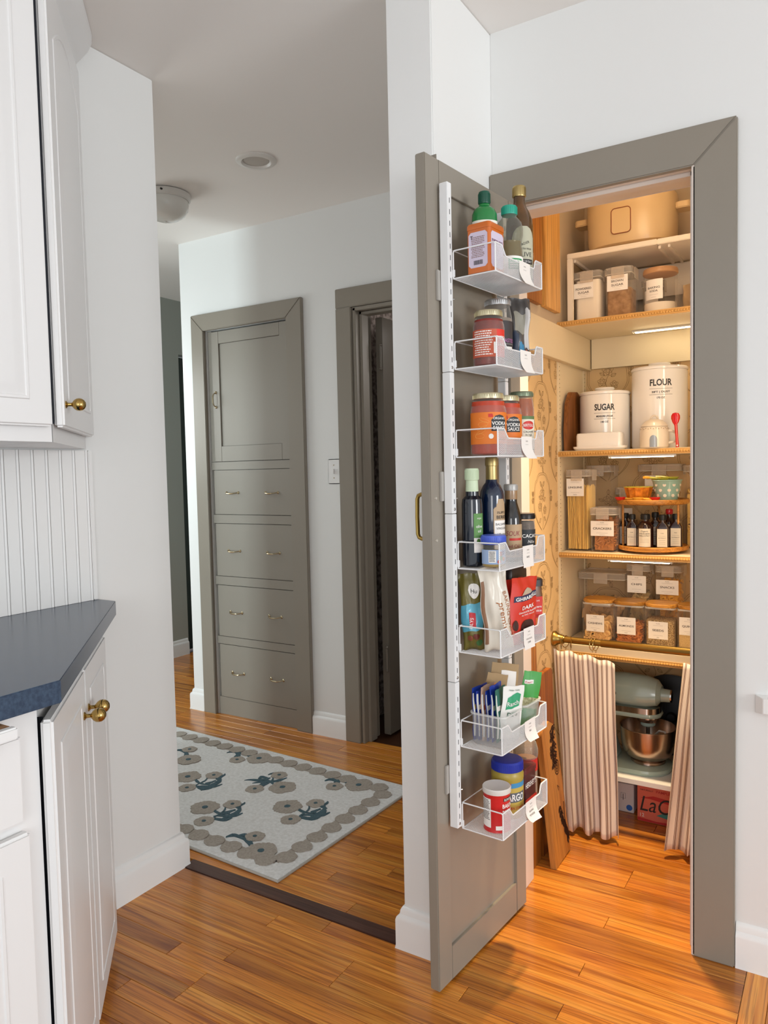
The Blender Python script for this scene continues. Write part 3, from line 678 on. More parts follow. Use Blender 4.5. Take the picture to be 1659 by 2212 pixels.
for i, zb in enumerate(BZ):
    t = thing('wire_basket', BLAB[i], 'basket', D(0.277, 0.030, zb), DA, 'wire baskets on the pantry door')
    obj('wire_frame', fw, WIRE, t); obj('front_mesh', fm, WIRE, t); obj('floor_mesh', bmh, WIRE, t)
    curl = (0.014, 0.012, 0.016, 0.002, 0.003, 0.012, 0.018)[i]; wl_ = 0.029
    def lf(x, z, cu=curl):                                   # x to the viewer's right, z 0 top .. -0.050
        f_ = max(0, (-z-0.018)/0.034)**2; return (-0.024-x, BD_+0.0016+cu*f_*(0.6+8*max(0, x)), 0.047+z)
    lb = MB(); nu, nv = 10, 10; V = []
    for j in range(nv+1):
        for k in range(nu+1):
            z = -0.053*j/nv; half = wl_*(1 if j < 4 else math.sqrt(max(0.0, 1-((j-4)/6.6)**2)) if curl > 0.01 else (1 if j < 8 else 0.9)); x = -half+2*wl_*k/nu if False else (-half+(half+wl_)*k/nu); V.append(lf(x, z))
    lb.add(V, [(j*(nu+1)+k, j*(nu+1)+k+1, (j+1)*(nu+1)+k+1, (j+1)*(nu+1)+k) for j in range(nv) for k in range(nu)])
    lo = obj('paper_label', lb, PAPER, t, label='small white paper label hanging from the rim')
    L = [(BTX[i][0], 0.0042, 0, -0.012), ('-', 0.016, 0, -0.019)]
    for q, tt in enumerate(BTX[i][1].split('|')):
        if tt: L.append((tt, 0.0062 if len(tt) < 7 else 0.0050, 0, -0.030-0.009*q))
    lettering(L, lambda x, z: (lambda p: (p[0], p[1]+0.0006, p[2]))(lf(x, z)), lo)
# ================================================================ BASKET CONTENTS
CAMF = R(23)                                                   # turn that makes an item's front face the viewer
def citem(name, label, cat, s, d, bi, turn=0, group=None, lift=0.003):
    return thing(name, label, cat, D(s, d, BZ[bi]+lift), CAMF+R(turn), group)
METAL_GOLD = mat('gold_cap', '#B7A16C', 0.35, 0.85); LIDC = mat('pale_gold_lid', '#C9C0A0', 0.3, 0.8); LIDS = mat('silver_lid', '#BDBDBD', 0.3, 0.9)
WHITEP = mat('white_print', '#F2EEE8', 0.6)
CLR = clear('clear_plastic', '#F4F2EE', 0.10)
GLASSJ = clear('jar_glass', '#F2EEE8', 0.08, 0.03)
def lab_c(parent, rad, m, x0, x1, z0, z1, n=14, nm='label', lab=None): return obj(nm, patch(cyl(rad), x0, x1, z0, z1, n), m, parent, label=lab)
def ribs(mb, r, z0, z1, n=28):
    for i in range(n):
        a = 2*PI*i/n; mb.box(-0.0008, 0.0008, r-0.0003, r+0.0009, z0, z1, M=Matrix.Rotation(a, 4, 'Z'))
    return mb
# -- basket 1
t = citem('glass_bottle', 'green bottle with dark green cap behind the orange tin', 'bottle', 0.296, 0.058, 0, 8)
GREEN = mat('green_plastic', '#1F7A3C', 0.15, coat=0.4)
obj('body', MB().lathe([(0.026, 0), (0.030, 0.004), (0.0305, 0.150), (0.030, 0.163), (0.0245, 0.175), (0.0135, 0.183), (0.0115, 0.195)], 32, sx=1.0, sy=0.72), GREEN, t)
obj('cap', ribs(MB().lathe([(0.0135, 0.188), (0.0142, 0.190), (0.0142, 0.212), (0.013, 0.216), (0.011, 0.217)], 28), 0.0140, 0.190, 0.211), mat('dark_green_cap', '#14523F', 0.4), t)
lb = obj('label', MB().loft([[(0.0308*math.sin(a)*1.0, -0.0308*0.73*math.cos(a), z) for a in [R(-80+160*i/14) for i in range(15)]] for z in (0.04, 0.145)], False, False, closed=False), mat('cream_label', '#E7E6DA', 0.6), t)
t = citem('tea_tin', 'square orange tin with lilac label in the top basket', 'tin', 0.3605, 0.096, 0, 61.7)
OR = mat('orange_tin', '#C8651A', 0.3, coat=0.3); LIL = mat('lilac_label', '#CFC3D6', 0.6)
obj('body', MB().loft([rr(0.072, 0.060, 0.007, 0.0), rr(0.072, 0.060, 0.007, 0.100)]), OR, t)
obj('lid', MB().loft([rr(0.074, 0.062, 0.008, 0.0985), rr(0.074, 0.062, 0.008, 0.108), rr(0.070, 0.058, 0.008, 0.112), rr(0.060, 0.048, 0.008, 0.113)]), OR, t)
def octo(w_, z0, z1, c=0.006): return [(-w_+c, z0), (w_-c, z0), (w_, z0+c), (w_, z1-c), (w_-c, z1), (-w_+c, z1), (-w_, z1-c), (-w_, z0+c)]
tf = {'a': flat(0.0362, '-X'), 'b': flat(0.0304, '-Y')}
# local -x looks to the camera side of the door's free end, local -y out of the door
lb = obj('back_label', MB().face([(-0.0362, -x, z) for x, z in octo(0.0245, 0.012, 0.092)]), LIL, t)
fa = lambda x, z: (-0.0366, -x, z)
scribble(fa, -0.018, 0.018, 0.034, 0.082, 13, lb, mat('brown_print', '#8A6A5C', 0.6), 4)
lettering([('T', 0.012, -0.0165, 0.076, {'b': 0.01})], fa, lb)
bc = MB(); rd = random.Random(2); x = -0.011
while x < 0.011: wv = 0.0005+0.0012*rd.random(); patch(fa, x, x+wv, 0.018, 0.028, 1, bc); x += wv+0.0004+0.0008*rd.random()
obj('barcode', bc, INK, lb, smooth=0)
lb = obj('front_label', MB().face([(x, -0.0302, z) for x, z in octo(0.029, 0.012, 0.092)]), LIL, t)
fb = lambda x, z: (x, -0.0306, z)
lettering([('PUMPKIN SPICE', 0.012, 0, 0.066, {'fit': 0.050, 'b': 0.012}), ('-', 0.03, 0, 0.052)], fb, lb, mat('plum_print', '#6B3350', 0.6))
t = citem('oil_bottle', 'clear plastic oil bottle with teal cap in the top basket', 'bottle', 0.243, 0.097, 0, 0)
obj('body', MB().lathe([(0.024, 0), (0.030, 0.004), (0.031, 0.06), (0.0315, 0.075), (0.029, 0.090), (0.029, 0.10), (0.0325, 0.115), (0.033, 0.132), (0.029, 0.147), (0.021, 0.157), (0.0175, 0.161), (0.0175, 0.168)], 32), clear('oil_plastic', '#DAD8CE', 0.12), t)
obj('oil', MB().lathe([(0.022, 0.003), (0.028, 0.006), (0.0295, 0.06), (0.030, 0.075), (0.0275, 0.090), (0.0275, 0.098), (0.028, 0.100)], 28), mat('golden_oil', '#8E7A3E', 0.15), t)
obj('cap', ribs(MB().lathe([(0.0185, 0.166), (0.0190, 0.168), (0.0190, 0.184), (0.0175, 0.187), (0.0165, 0.1875)], 28), 0.0188, 0.168, 0.184), mat('teal_cap', '#2BA58C', 0.4), t)
lb = lab_c(t, 0.0319, WHITEP, -0.05, 0.05, 0.006, 0.062)
obj('green_panel', patch(cyl(0.0322), -0.004, 0.034, 0.03, 0.056), mat('green_print', '#2E9A5A', 0.5), lb)
scribble(cyl(0.0325), -0.002, 0.030, 0.032, 0.054, 4, lb, WHITEP, 6)
t = citem('oil_bottle', 'tall dark olive oil bottle with gold cap in the top basket', 'bottle', 0.183, 0.094, 0, 16)
DARKG = mat('dark_olive_glass', '#2B2413', 0.08, coat=0.5, var=('#6B4312', 12, 0.22))
obj('body', MB().lathe([(0.026, 0), (0.032, 0.003), (0.034, 0.010), (0.034, 0.150), (0.032, 0.168), (0.026, 0.185), (0.018, 0.200), (0.0145, 0.212), (0.0140, 0.232)], 32), DARKG, t)
obj('cap', ribs(MB().lathe([(0.0158, 0.226), (0.0165, 0.228), (0.0165, 0.249), (0.0155, 0.252), (0.014, 0.2525)], 28), 0.0163, 0.228, 0.248, 36), METAL_GOLD, t)
SAGE = mat('sage_label', '#B9B69E', 0.6)
rings = [[(0.0344*math.sin(x/0.0344), -0.0344*math.cos(x/0.0344), z) for x in [(-0.03+0.06*i/12)*q for i in range(13)]] for z, q in ((0.02, 1), (0.12, 1), (0.132, 0.86), (0.141, 0.62), (0.146, 0.3))]
lb = obj('label', MB().loft(rings, False, False, closed=False), SAGE, t)
f_ = cyl(0.0348)
lettering([('OLIVE', 0.016, 0, 0.072, {'fit': 0.044}), ('TRADER', 0.0085, 0, 0.100, {'rot': 0.38, 'fit': 0.034}), ('EXTRA VIRGIN', 0.006, 0.006, 0.089, {'fit': 0.03}), ('-', 0.05, 0, 0.054, {'h': 0.012}), ('-', 0.046, 0, 0.046), ('-', 0.046, 0, 0.040), ('-', 0.046, 0, 0.034)], f_, lb)
lettering([('PRODUCT OF ITALY', 0.008, 0, 0.057, {'fit': 0.044})], cyl(0.0351), lb, WHITEP)
# -- jars
def jar(name, label, s, d, bi, r, h, lidr, lidm, fill, turn=0, lidh=0.012, fillz=0.86, group=None, shoulder=0.78):
    t = citem(name, label, 'jar', s, d, bi, turn, group)
    hs = h-lidh
    pr = [(r*0.84, 0), (r*0.97, 0.003), (r, 0.008), (r, hs*shoulder), (r*0.97, hs*(shoulder+0.06)), (lidr*0.98, hs*0.95), (lidr*0.95, hs)]
    obj('glass', MB().lathe(pr, 36, cap1=False), GLASSJ, t)
    pf = [(q[0]-0.0018, q[1]+0.0015) for q in pr if q[1] < hs*fillz]; pf.append((pf[-1][0]*0.97, hs*fillz)); pf.append((pf[-1][0]*0.6, hs*fillz+0.0005))
    obj('filling', MB().lathe(pf, 32), fill, t)
    obj('lid', ribs(MB().lathe([(lidr*1.0, hs-0.001), (lidr*1.03, hs), (lidr*1.03, h-0.002), (lidr*0.99, h), (lidr*0.85, h-0.0008), (lidr*0.1, h-0.0008)], 36), lidr*1.02, hs, h-0.004, 40), lidm, t)
    return t
SAUCE = mat('red_sauce', '#8E1F12', 0.35, var=('#6A150D', 60, 0.25)); SAUCE2 = mat('orange_sauce', '#C8401A', 0.35, var=('#A93214', 60, 0.25)); SAUCE3 = mat('amber_sauce', '#BE5A12', 0.35, var=('#9C4710', 60, 0.25))
t = jar('sauce_jar', 'red pizza sauce jar with salmon label in the second basket', 0.345, 0.092, 1, 0.037, 0.130, 0.0315, LIDC, SAUCE, 0, 0.013, 0.93)
lb = lab_c(t, 0.0374, mat('salmon_label', '#C0583C', 0.6), -0.055, 0.020, 0.020, 0.084); obj('red_panel', patch(cyl(0.0374), 0.020, 0.05, 0.020, 0.084, 8), mat('red_label', '#D8301E', 0.55), lb)
scribble(cyl(0.0377), -0.040, 0.010, 0.024, 0.082, 11, lb, WHITEP, 9); obj('barcode_panel', patch(cyl(0.0377), 0.012, 0.019, 0.028, 0.054, 3), WHITEP, lb)
lettering([('PIZZA', 0.012, 0.036, 0.060, {'b': 0.01}), ('SAUCE', 0.010, 0.036, 0.046)], cyl(0.0378), lb, WHITEP)
t = jar('spread_jar', 'silver-lidded jar with black label behind the red sauce jar', 0.262, 0.072, 1, 0.035, 0.172, 0.031, LIDS, mat('pale_paste', '#8F8378', 0.5), 40, 0.014, 0.80)
lb = lab_c(t, 0.0354, mat('black_label', '#3A3434', 0.6), -0.05, 0.05, 0.02, 0.118)
lettering([('ROASTED', 0.013, 0.0, 0.066, {'b': 0.01, 'fit': 0.05})], cyl(0.0358), lb, mat('pink_print', '#B06AA0', 0.6)); lettering([('-', 0.034, 0, 0.050, {'h': 0.006}), ('-', 0.05, 0, 0.042), ('-', 0.05, 0, 0.062)], cyl(0.0358), lb, WHITEP)
# -- bags
def bag_mesh(wd, h, th, seed=1, seal=0.010, nu=14, nv=22, crumple=1.0, taper=0.0, bottom_seal=True):
    rd = random.Random(seed); ph = [rd.random()*6 for _ in range(8)]; mb = MB()
    def pt(u, v, sd):
        x = (u-0.5)*wd*(1-taper*v); z = v*h
        eu = 1-abs(2*u-1)**3; ev = min(1, (v/0.16 if bottom_seal else v/0.05+0.5)) if v < 0.16 else min(1, max(0, (1-v-seal/h))/0.22)
        ev = max(0, ev)**0.6; q = th/2*max(0, eu)**0.6*ev
        q *= 1+crumple*0.16*math.sin(7*u+5*v+ph[0])+crumple*0.10*math.sin(16*v-9*u+ph[1])
        w_ = crumple*0.0022*(math.sin(9*v+6*u+ph[2])+0.7*math.sin(19*u+3*v+ph[3]))
        return (x+crumple*0.0018*math.sin(12*v+ph[4])*(2*u-1), sd*(q+0.0006)+w_, z+crumple*0.0015*math.sin(10*u+ph[5]))
    for sd in (-1, 1): mb.grid(lambda u, v: pt(u, v, sd), nu, nv)
    n = nu+1; o2 = n*(nv+1)
    for j in range(nv):
        for i0 in (0, nu): mb.F.append((j*n+i0, (j+1)*n+i0, o2+(j+1)*n+i0, o2+j*n+i0))
    for i in range(nu):
        for j0 in (0, nv): mb.F.append((j0*n+i, j0*n+i+1, o2+j0*n+i+1, o2+j0*n+i))
    return mb, lambda x, z, e=0.0008: (lambda p: (p[0], p[1]-e, p[2]))(pt(x/wd+0.5, z/h, -1))
def bag(name, label, s, d, bi, wd, h, th, m, turn=0, lean=0, tilt=0, seed=1, cat='bag', **k):
    t = citem(name, label, cat, s, d, bi, turn); t.rotation_euler = (R(lean), R(tilt), CAMF+R(turn))
    mb, fn = bag_mesh(wd, h, th, seed, **k); obj('pouch', mb, m, t, smooth=60); return t, fn
FOIL = lambda n, c, r=0.32: mat(n, c, r, 0.0, coat=0.3, bump=(40, 0.25, 0.003))
t, fn = bag('snack_pouch', 'dark patterned snack pouch standing at the end of the second basket', 0.188, 0.086, 1, 0.060, 0.188, 0.034, FOIL('charcoal_foil', '#4A4644'), 20, 0, 2, 5)
for nm, c, P in (('pale_window', '#8F8A7C', (-0.018, 0.012, 0.10, 0.15)), ('blue_panel', '#2F7FA8', (-0.004, 0.010, 0.02, 0.075)), ('white_panel', '#C9C4C0', (0.012, 0.024, 0.06, 0.16)), ('red_panel', '#B0543C', (0.014, 0.022, 0.02, 0.055)), ('navy_panel', '#2A3448', (-0.022, -0.006, 0.02, 0.10))):
    obj(nm, MB().grid(lambda u, v: fn(P[0]+(P[1]-P[0])*u, P[2]+(P[3]-P[2])*v+0.004*math.sin(6*u)), 6, 8), mat('pouch_'+nm, c, 0.5), t)
def vodka(label, s, d, turn):
    t = jar('sauce_jar', label, s, d, 2, 0.0425, 0.146, 0.035, LIDC, SAUCE2, turn, 0.013, 0.95, 'vodka sauce jars')
    lb = lab_c(t, 0.0429, mat('orange_label', '#E0761E', 0.55), -0.085, 0.055, 0.026, 0.100, 24)
    f_ = cyl(0.0432)
    sh = [(-0.021, 0.056), (0.021, 0.056), (0.021, 0.082), (0.016, 0.086), (0.012, 0.091), (0.0, 0.094), (-0.012, 0.091), (-0.016, 0.086), (-0.021, 0.082)]
    obj('black_panel', pface(f_, sh), mat('label_black', '#23272B', 0.55), lb)
    obj('red_flag', pface(f_, [(x, z) for x, z in ((-0.028, 0.088), (-0.016, 0.088), (-0.018, 0.096), (-0.028, 0.096))]), mat('flag_red', '#C4281E', 0.5), lb)
    lettering([('ORGANIC', 0.0075, 0, 0.083, {'b': 0.008}), ('VODKA', 0.0115, 0, 0.070, {'b': 0.015}), ('SAUCE', 0.0115, 0, 0.0595, {'b': 0.015})], cyl(0.0436), lb, WHITEP)
    lettering([('NET WT', 0.005, 0.006, 0.034)], cyl(0.0436), lb)
    obj('seal', pface(cyl(0.0434), [(-0.022+0.006*math.cos(2*PI*i/16), 0.044+0.006*math.sin(2*PI*i/16)) for i in range(16)]), WHITEP, lb)
    # outlined figure and swirls in pale orange
    mb = MB()
    for k in range(5): mb.tube([cyl(0.0431)(-0.050+0.012*math.cos(a*0.35+k)+0.003*k, 0.045+0.009*k+0.006*math.sin(a*0.35+k*2)) for a in range(18)], 0.00035, 4)
    obj('swirl_print', mb, mat('pale_orange_print', '#F2B25A', 0.6), lb)
    return t
vodka('large vodka sauce jar with orange label, nearest in the third basket', 0.342, 0.086, 38)
vodka('vodka sauce jar half hidden behind the nearest orange jar', 0.252, 0.081, 33)
t = jar('sauce_jar', 'pasta sauce jar with green and white label and green lid', 0.183, 0.094, 2, 0.031, 0.160, 0.0285, mat('green_lid', '#7F8A72', 0.35, 0.6), SAUCE3, 14, 0.012, 0.96)
lb = lab_c(t, 0.0314, mat('green_label', '#5E7A4A', 0.55), -0.034, 0.036, 0.014, 0.098)
obj('cream_panel', patch(cyl(0.0316), -0.014, 0.034, 0.016, 0.090), mat('cream_panel', '#E4DECb' if False else '#E4DECB', 0.6), lb)
obj('red_oval', pface(cyl(0.0318), [(0.010+0.0175*math.cos(2*PI*i/20), 0.075+0.011*math.sin(2*PI*i/20)) for i in range(20)]), mat('oval_red', '#C8281E', 0.5), lb)
lettering([('BERTOLLI', 0.0095, 0.010, 0.0718, {'fit': 0.030, 'b': 0.01})], cyl(0.0321), lb, WHITEP); lettering([('CREAMY', 0.0075, 0.010, 0.056), ('ROSA', 0.0075, 0.010, 0.048)], cyl(0.0319), lb)
obj('new_flag', patch(cyl(0.0318), -0.018, -0.002, 0.036, 0.046, 4), mat('flag_red', '#C4281E', 0.5), lb); lettering([('NEW', 0.0065, -0.010, 0.0385)], cyl(0.0321), lb, WHITEP)
obj('tomato', pface(cyl(0.0319), [(0.014+0.006*math.cos(2*PI*i/14), 0.030+0.009*math.sin(2*PI*i/14)) for i in range(14)]), mat('oval_red', '#C8281E', 0.5), lb)
# -- basket 4
NAVY = mat('navy_black_glass', '#0C1420', 0.07, coat=0.6)
t = citem('oil_bottle', 'slim dark olive oil bottle with pale green cap', 'bottle', 0.362, 0.050, 3, 0)
obj('body', MB().lathe([(0.020, 0), (0.024, 0.003), (0.025, 0.008), (0.025, 0.150), (0.0235, 0.162), (0.0155, 0.170), (0.0145, 0.190)], 32), NAVY, t)
obj('cap', ribs(MB().lathe([(0.0150, 0.180), (0.0155, 0.182), (0.0145, 0.206), (0.0165, 0.208), (0.0165, 0.232), (0.0155, 0.235), (0.014, 0.2355)], 28), 0.0163, 0.209, 0.231, 36), mat('pale_green_cap', '#C9D8B8', 0.5), t)
lb = obj('label', patch(cyl(0.0254), 0.004, 0.034, 0.035, 0.128), mat('sap_green_label', '#5C8A4A', 0.6), t); obj('cream_foot', patch(cyl(0.0256), 0.004, 0.034, 0.035, 0.070), PAPER, lb)
lettering([('argan', 0.006, 0.019, 0.115), ('olive', 0.010, 0.019, 0.094), ('oil', 0.010, 0.019, 0.083)], cyl(0.0258), lb, WHITEP)
obj('olive_print', pface(cyl(0.0258), [(0.016+0.005*math.cos(2*PI*i/14), 0.062+0.006*math.sin(2*PI*i/14)) for i in range(14)]), mat('olive_print', '#4C7A2E', 0.6), lb)
t = citem('vinegar_bottle', 'tall dark balsamic vinegar bottle with gold foil neck', 'bottle', 0.297, 0.068, 3, 18)
obj('body', MB().lathe([(0.024, 0), (0.0285, 0.003), (0.030, 0.010), (0.030, 0.165), (0.0285, 0.178), (0.022, 0.192), (0.0155, 0.200), (0.0135, 0.212), (0.013, 0.248)], 32), mat('ink_blue_glass', '#0B1B36', 0.07, coat=0.6), t)
obj('foil_neck', MB().lathe([(0.0142, 0.206), (0.0145, 0.208), (0.0140, 0.240), (0.0158, 0.241), (0.0158, 0.258), (0.0145, 0.261), (0.013, 0.2615)], 28), METAL_GOLD, t)
rings = [[(0.0304*math.sin(x/0.0304), -0.0304*math.cos(x/0.0304), z) for x in [(-0.006+0.05*i/12) if q > 0.9 else 0.010+0.034*q*(i/12-0.2) for i in range(13)]] for z, q in ((0.02, 1), (0.135, 1), (0.150, 0.8), (0.160, 0.5))]
lb = obj('label', MB().loft(rings, False, False, closed=False), mat('tan_label', '#B79A78', 0.6), t); obj('cream_panel', patch(cyl(0.0307), -0.004, 0.042, 0.03, 0.108), PAPER, lb)
lettering([('FILIPPO', 0.0085, 0.017, 0.124), ('BERIO', 0.0115, 0.017, 0.112, {'b': 0.01}), ('BALSAMIC', 0.008, 0.017, 0.096), ('VINEGAR', 0.008, 0.017, 0.086), ('of Modena', 0.008, 0.015, 0.072, {'sh': 0.3})], cyl(0.0310), lb)
t = citem('sauce_bottle', 'dark bottle with grey lid and tan label beside the balsamic', 'bottle', 0.232, 0.086, 3, 6)
obj('body', MB().lathe([(0.020, 0), (0.0245, 0.003), (0.026, 0.008), (0.026, 0.100), (0.025, 0.112), (0.020, 0.132), (0.0155, 0.148), (0.0150, 0.158)], 32), mat('soy_glass', '#15100E', 0.07, coat=0.5), t)
obj('neck', MB().lathe([(0.0152, 0.156), (0.0156, 0.160), (0.0156, 0.180)], 28), mat('amber_neck', '#9A7A58', 0.2, coat=0.4), t)
obj('lid', ribs(MB().lathe([(0.0168, 0.178), (0.0172, 0.180), (0.0172, 0.192), (0.0160, 0.194)], 28), 0.017, 0.180, 0.191), mat('grey_lid', '#B6B3AE', 0.4, 0.4), t)
lb = lab_c(t, 0.0264, mat('tan_label', '#B79A78', 0.6), -0.034, 0.036, 0.012, 0.094)
lettering([('SOUK', 0.017, 0.002, 0.066, {'sh': 0.2, 'fit': 0.036}), ('Red Oil', 0.012, 0.0, 0.036, {'fit': 0.036})], cyl(0.0267), lb, mat('wine_print', '#8C2F3A', 0.6)); obj('red_bar', patch(cyl(0.0267), -0.008, 0.026, 0.054, 0.060), mat('flag_red', '#C4281E', 0.5), lb)
for x in (-0.012, 0.0, 0.013): obj('seed_print', pface(cyl(0.0267), [(x+0.006*math.cos(2*PI*i/14), 0.024+0.007*math.sin(2*PI*i/14)) for i in range(14)]), mat('seed_brown', '#7A4F22', 0.5), lb)
t = jar('cocoa_jar', 'squat dark jar with black lid and white lettering in the bottle basket', 0.184, 0.098, 3, 0.0275, 0.118, 0.0265, mat('black_lid', '#221C1A', 0.3, 0.3), mat('dark_cacao', '#4A3C34', 0.6, var=('#6A5A4E', 80, 0.2)), 20, 0.013, 0.93)
lb = lab_c(t, 0.0279, mat('label_black', '#23272B', 0.55), -0.042, 0.042, 0.012, 0.078)
lettering([('CACAO', 0.0125, 0.006, 0.058, {'b': 0.012}), ('Nibs', 0.011, 0.008, 0.044, {'sh': 0.3})], cyl(0.0282), lb, WHITEP); scribble(cyl(0.0282), -0.036, -0.018, 0.04, 0.066, 4, lb, WHITEP, 12)
t = citem('bouillon_jar', 'small jar with ribbed blue lid in front of the dark bottles', 'jar', 0.358, 0.104, 3, 0)
obj('glass', MB().lathe([(0.022, 0), (0.0265, 0.003), (0.0275, 0.008), (0.0275, 0.046), (0.026, 0.054), (0.025, 0.058)], 32, cap1=False), GLASSJ, t)
obj('filling', MB().lathe([(0.020, 0.002), (0.0255, 0.005), (0.0255, 0.040), (0.010, 0.0405)], 28), mat('yellow_powder', '#B79A3E', 0.8), t)
obj('lid', ribs(MB().lathe([(0.0285, 0.056), (0.0292, 0.057), (0.0292, 0.074), (0.0278, 0.077), (0.024, 0.0772), (0.004, 0.0768)], 36), 0.029, 0.057, 0.073, 44), mat('cornflower_lid', '#4A62C8', 0.4), t)
lb = lab_c(t, 0.0279, mat('sky_label', '#9DB4D6', 0.6), -0.045, 0.046, 0.010, 0.044)
obj('white_panel', patch(cyl(0.0281), -0.012, 0.006, 0.014, 0.042, 5), WHITEP, lb); scribble(cyl(0.0284), -0.011, 0.005, 0.016, 0.041, 8, lb, INK, 3)
for x, z, c, r0 in ((0.018, 0.034, '#B8402A', 0.006), (0.026, 0.036, '#3A4C9A', 0.006), (0.018, 0.024, '#4E8A3C', 0.006), (0.028, 0.022, '#D07A2A', 0.005), (0.014, 0.016, '#D2492A', 0.005)):
    obj('fruit_print', pface(cyl(0.0283), [(x+r0*math.cos(2*PI*i/12), z+r0*math.sin(2*PI*i/12)) for i in range(12)]), mat('print'+c, c, 0.6), lb)
# -- basket 5
OLV = FOIL('olive_foil', '#6E6428'); t, fn = bag('snack_bag', 'olive and sky-blue snack bag drooping from the basket corner', 0.366, 0.052, 4, 0.052, 0.186, 0.030, OLV, -4, 0, -3, 11)
q = t
obj('blue_band', MB().grid(lambda u, v: fn(-0.0245+0.049*u, 0.045+0.065*v+0.006*u, 0.0009), 10, 10), FOIL('sky_foil', '#5AA8C0'), t)
obj('white_badge', pface(lambda x, z: fn(x, z, 0.0012), [(0.010+0.014*math.cos(2*PI*i/16), 0.145+0.018*math.sin(2*PI*i/16)) for i in range(16)]), WHITEP, t); lettering([('Hu', 0.014, 0.010, 0.140)], lambda x, z: fn(x, z, 0.0018), t)
obj('red_tab', MB().grid(lambda u, v: fn(-0.004+0.014*u, 0.058+0.034*v, 0.0016), 4, 6), mat('tab_red', '#B8202A', 0.5), t)
lettering([('LILYS', 0.010, 0.003, 0.066, {'rot': 1.4, 'fit': 0.026})], lambda x, z: fn(x, z, 0.0022), t, WHITEP)
for x, z, c in ((-0.006, 0.030, '#8A4A34'), (0.010, 0.036, '#6A2E20'), (0.016, 0.020, '#3E6A3A')): obj('nut_print', pface(lambda x, z: fn(x, z, 0.0014), [(x+0.008*math.cos(2*PI*i/14), z+0.007*math.sin(2*PI*i/14)) for i in range(14)]), mat('np'+c, c, 0.5), t)
BEI = FOIL('beige_foil', '#D8CFC0', 0.38); t, fn = bag('baking_bag', 'crinkled beige plastic bag with brown lettering leaning on the wire', 0.345, 0.112, 4, 0.066, 0.200, 0.028, BEI, 10, 2, -5, 21, crumple=1.3); t.location += DU*0.006+Vector((0, 0, 0.004))
BRN = mat('tan_print', '#A8683A', 0.6)
lettering([('premium', 0.020, 0.010, 0.075, {'rot': -1.45, 'sh': 0.2, 'fit': 0.09}), ('BAKING CHIPS', 0.011, 0.026, 0.085, {'rot': -1.45, 'fit': 0.11})], lambda x, z: fn(x, z, 0.0014), t, BRN)
obj('brown_side', MB().grid(lambda u, v: fn(-0.032+0.008*u, 0.02+0.15*v, 0.0009), 3, 10), mat('bag_brown', '#8A6246', 0.5), t)
RED = FOIL('red_foil', '#D0301E', 0.42)
t, fn = bag('chocolate_pouch', 'red chocolate wafer pouch with navy name band', 0.252, 0.120, 4, 0.122, 0.166, 0.022, RED, 58, 2, 3, 31, crumple=0.7)
bn = obj('navy_band', MB().grid(lambda u, v: fn(-0.052+0.102*u, 0.106+0.014*v+0.012*u, 0.0012), 14, 3), mat('band_navy', '#1E2A4E', 0.5), t); f2 = lambda x, z: fn(x, z, 0.0020)
lettering([('GHIRARDELLI', 0.012, 0.0, 0.1145, {'fit': 0.094, 'b': 0.02, 'rot': 0.118})], f2, bn, WHITEP); obj('eagle_crest', pface(f2, [(x, z) for x, z in ((-0.030, 0.124), (0.026, 0.130), (0.014, 0.138), (0.001, 0.142), (-0.014, 0.135))]), mat('crest_tan', '#B9A58C', 0.5), bn)
lettering([('DARK', 0.0135, 0.002, 0.090, {'b': 0.02, 'rot': 0.10, 'fit': 0.050}), ('CHOCOLATE FLAVORED', 0.0060, 0.003, 0.081, {'b': 0.02, 'rot': 0.10, 'fit': 0.076}), ('MELTING WAFERS', 0.0050, 0.004, 0.074, {'rot': 0.10, 'fit': 0.052})], f2, t, WHITEP)
CH = mat('chocolate_print', '#3E1C14', 0.5)
obj('chocolate_picture', pface(lambda x, z: fn(x, z, 0.0014), [(0.006+0.036*math.cos(2*PI*i/22), 0.034+0.024*math.sin(2*PI*i/22)+(0.004 if i < 11 else -0.004)) for i in range(22)]), CH, t); obj('chocolate_picture', pface(lambda x, z: fn(x, z, 0.0014), [(-0.047+0.011*math.cos(2*PI*i/14), 0.050+0.013*math.sin(2*PI*i/14)) for i in range(14)]), CH, t)
t, fn = bag('chocolate_pouch', 'second red chocolate pouch tucked behind the navy-banded one', 0.258, 0.098, 4, 0.112, 0.160, 0.018, RED, 60, 0, 1, 33, crumple=0.7)
t = thing('coffee_jar', 'narrow instant coffee jar with red label and dark lid', 'jar', D(0.172, 0.111, BZ[4]+0.003), CAMF+R(24))
obj('glass', MB().loft([rr(0.044, 0.040, 0.014, 0.0), rr(0.048, 0.044, 0.014, 0.01), rr(0.044, 0.040, 0.014, 0.06), rr(0.048, 0.044, 0.014, 0.11), rr(0.046, 0.042, 0.018, 0.134)]), mat('coffee_brown', '#6E4A32', 0.25, coat=0.4), t)
lb = obj('label', MB().loft([[(x, -y_-0.0008, z) for x in (-0.019, 0, 0.019)] for y_, z in ((0.0218, 0.012), (0.0203, 0.055), (0.0205, 0.075), (0.0218, 0.108))], False, False, closed=False), mat('coffee_red', '#C8281A', 0.5), t)
lettering([('NESCAFE', 0.005, 0, 0.096), ('Tasters', 0.0085, 0, 0.080, {'fit': 0.03, 'b': 0.01}), ('Choice', 0.0085, 0, 0.070, {'fit': 0.03, 'b': 0.01})], flat(0.0236), lb, WHITEP)
obj('cup_print', MB().face([(0.002+0.010*math.cos(2*PI*i/16), -0.0226, 0.042+0.012*math.sin(2*PI*i/16)) for i in range(16)]), mat('orange_print', '#E07A22', 0.5), lb)
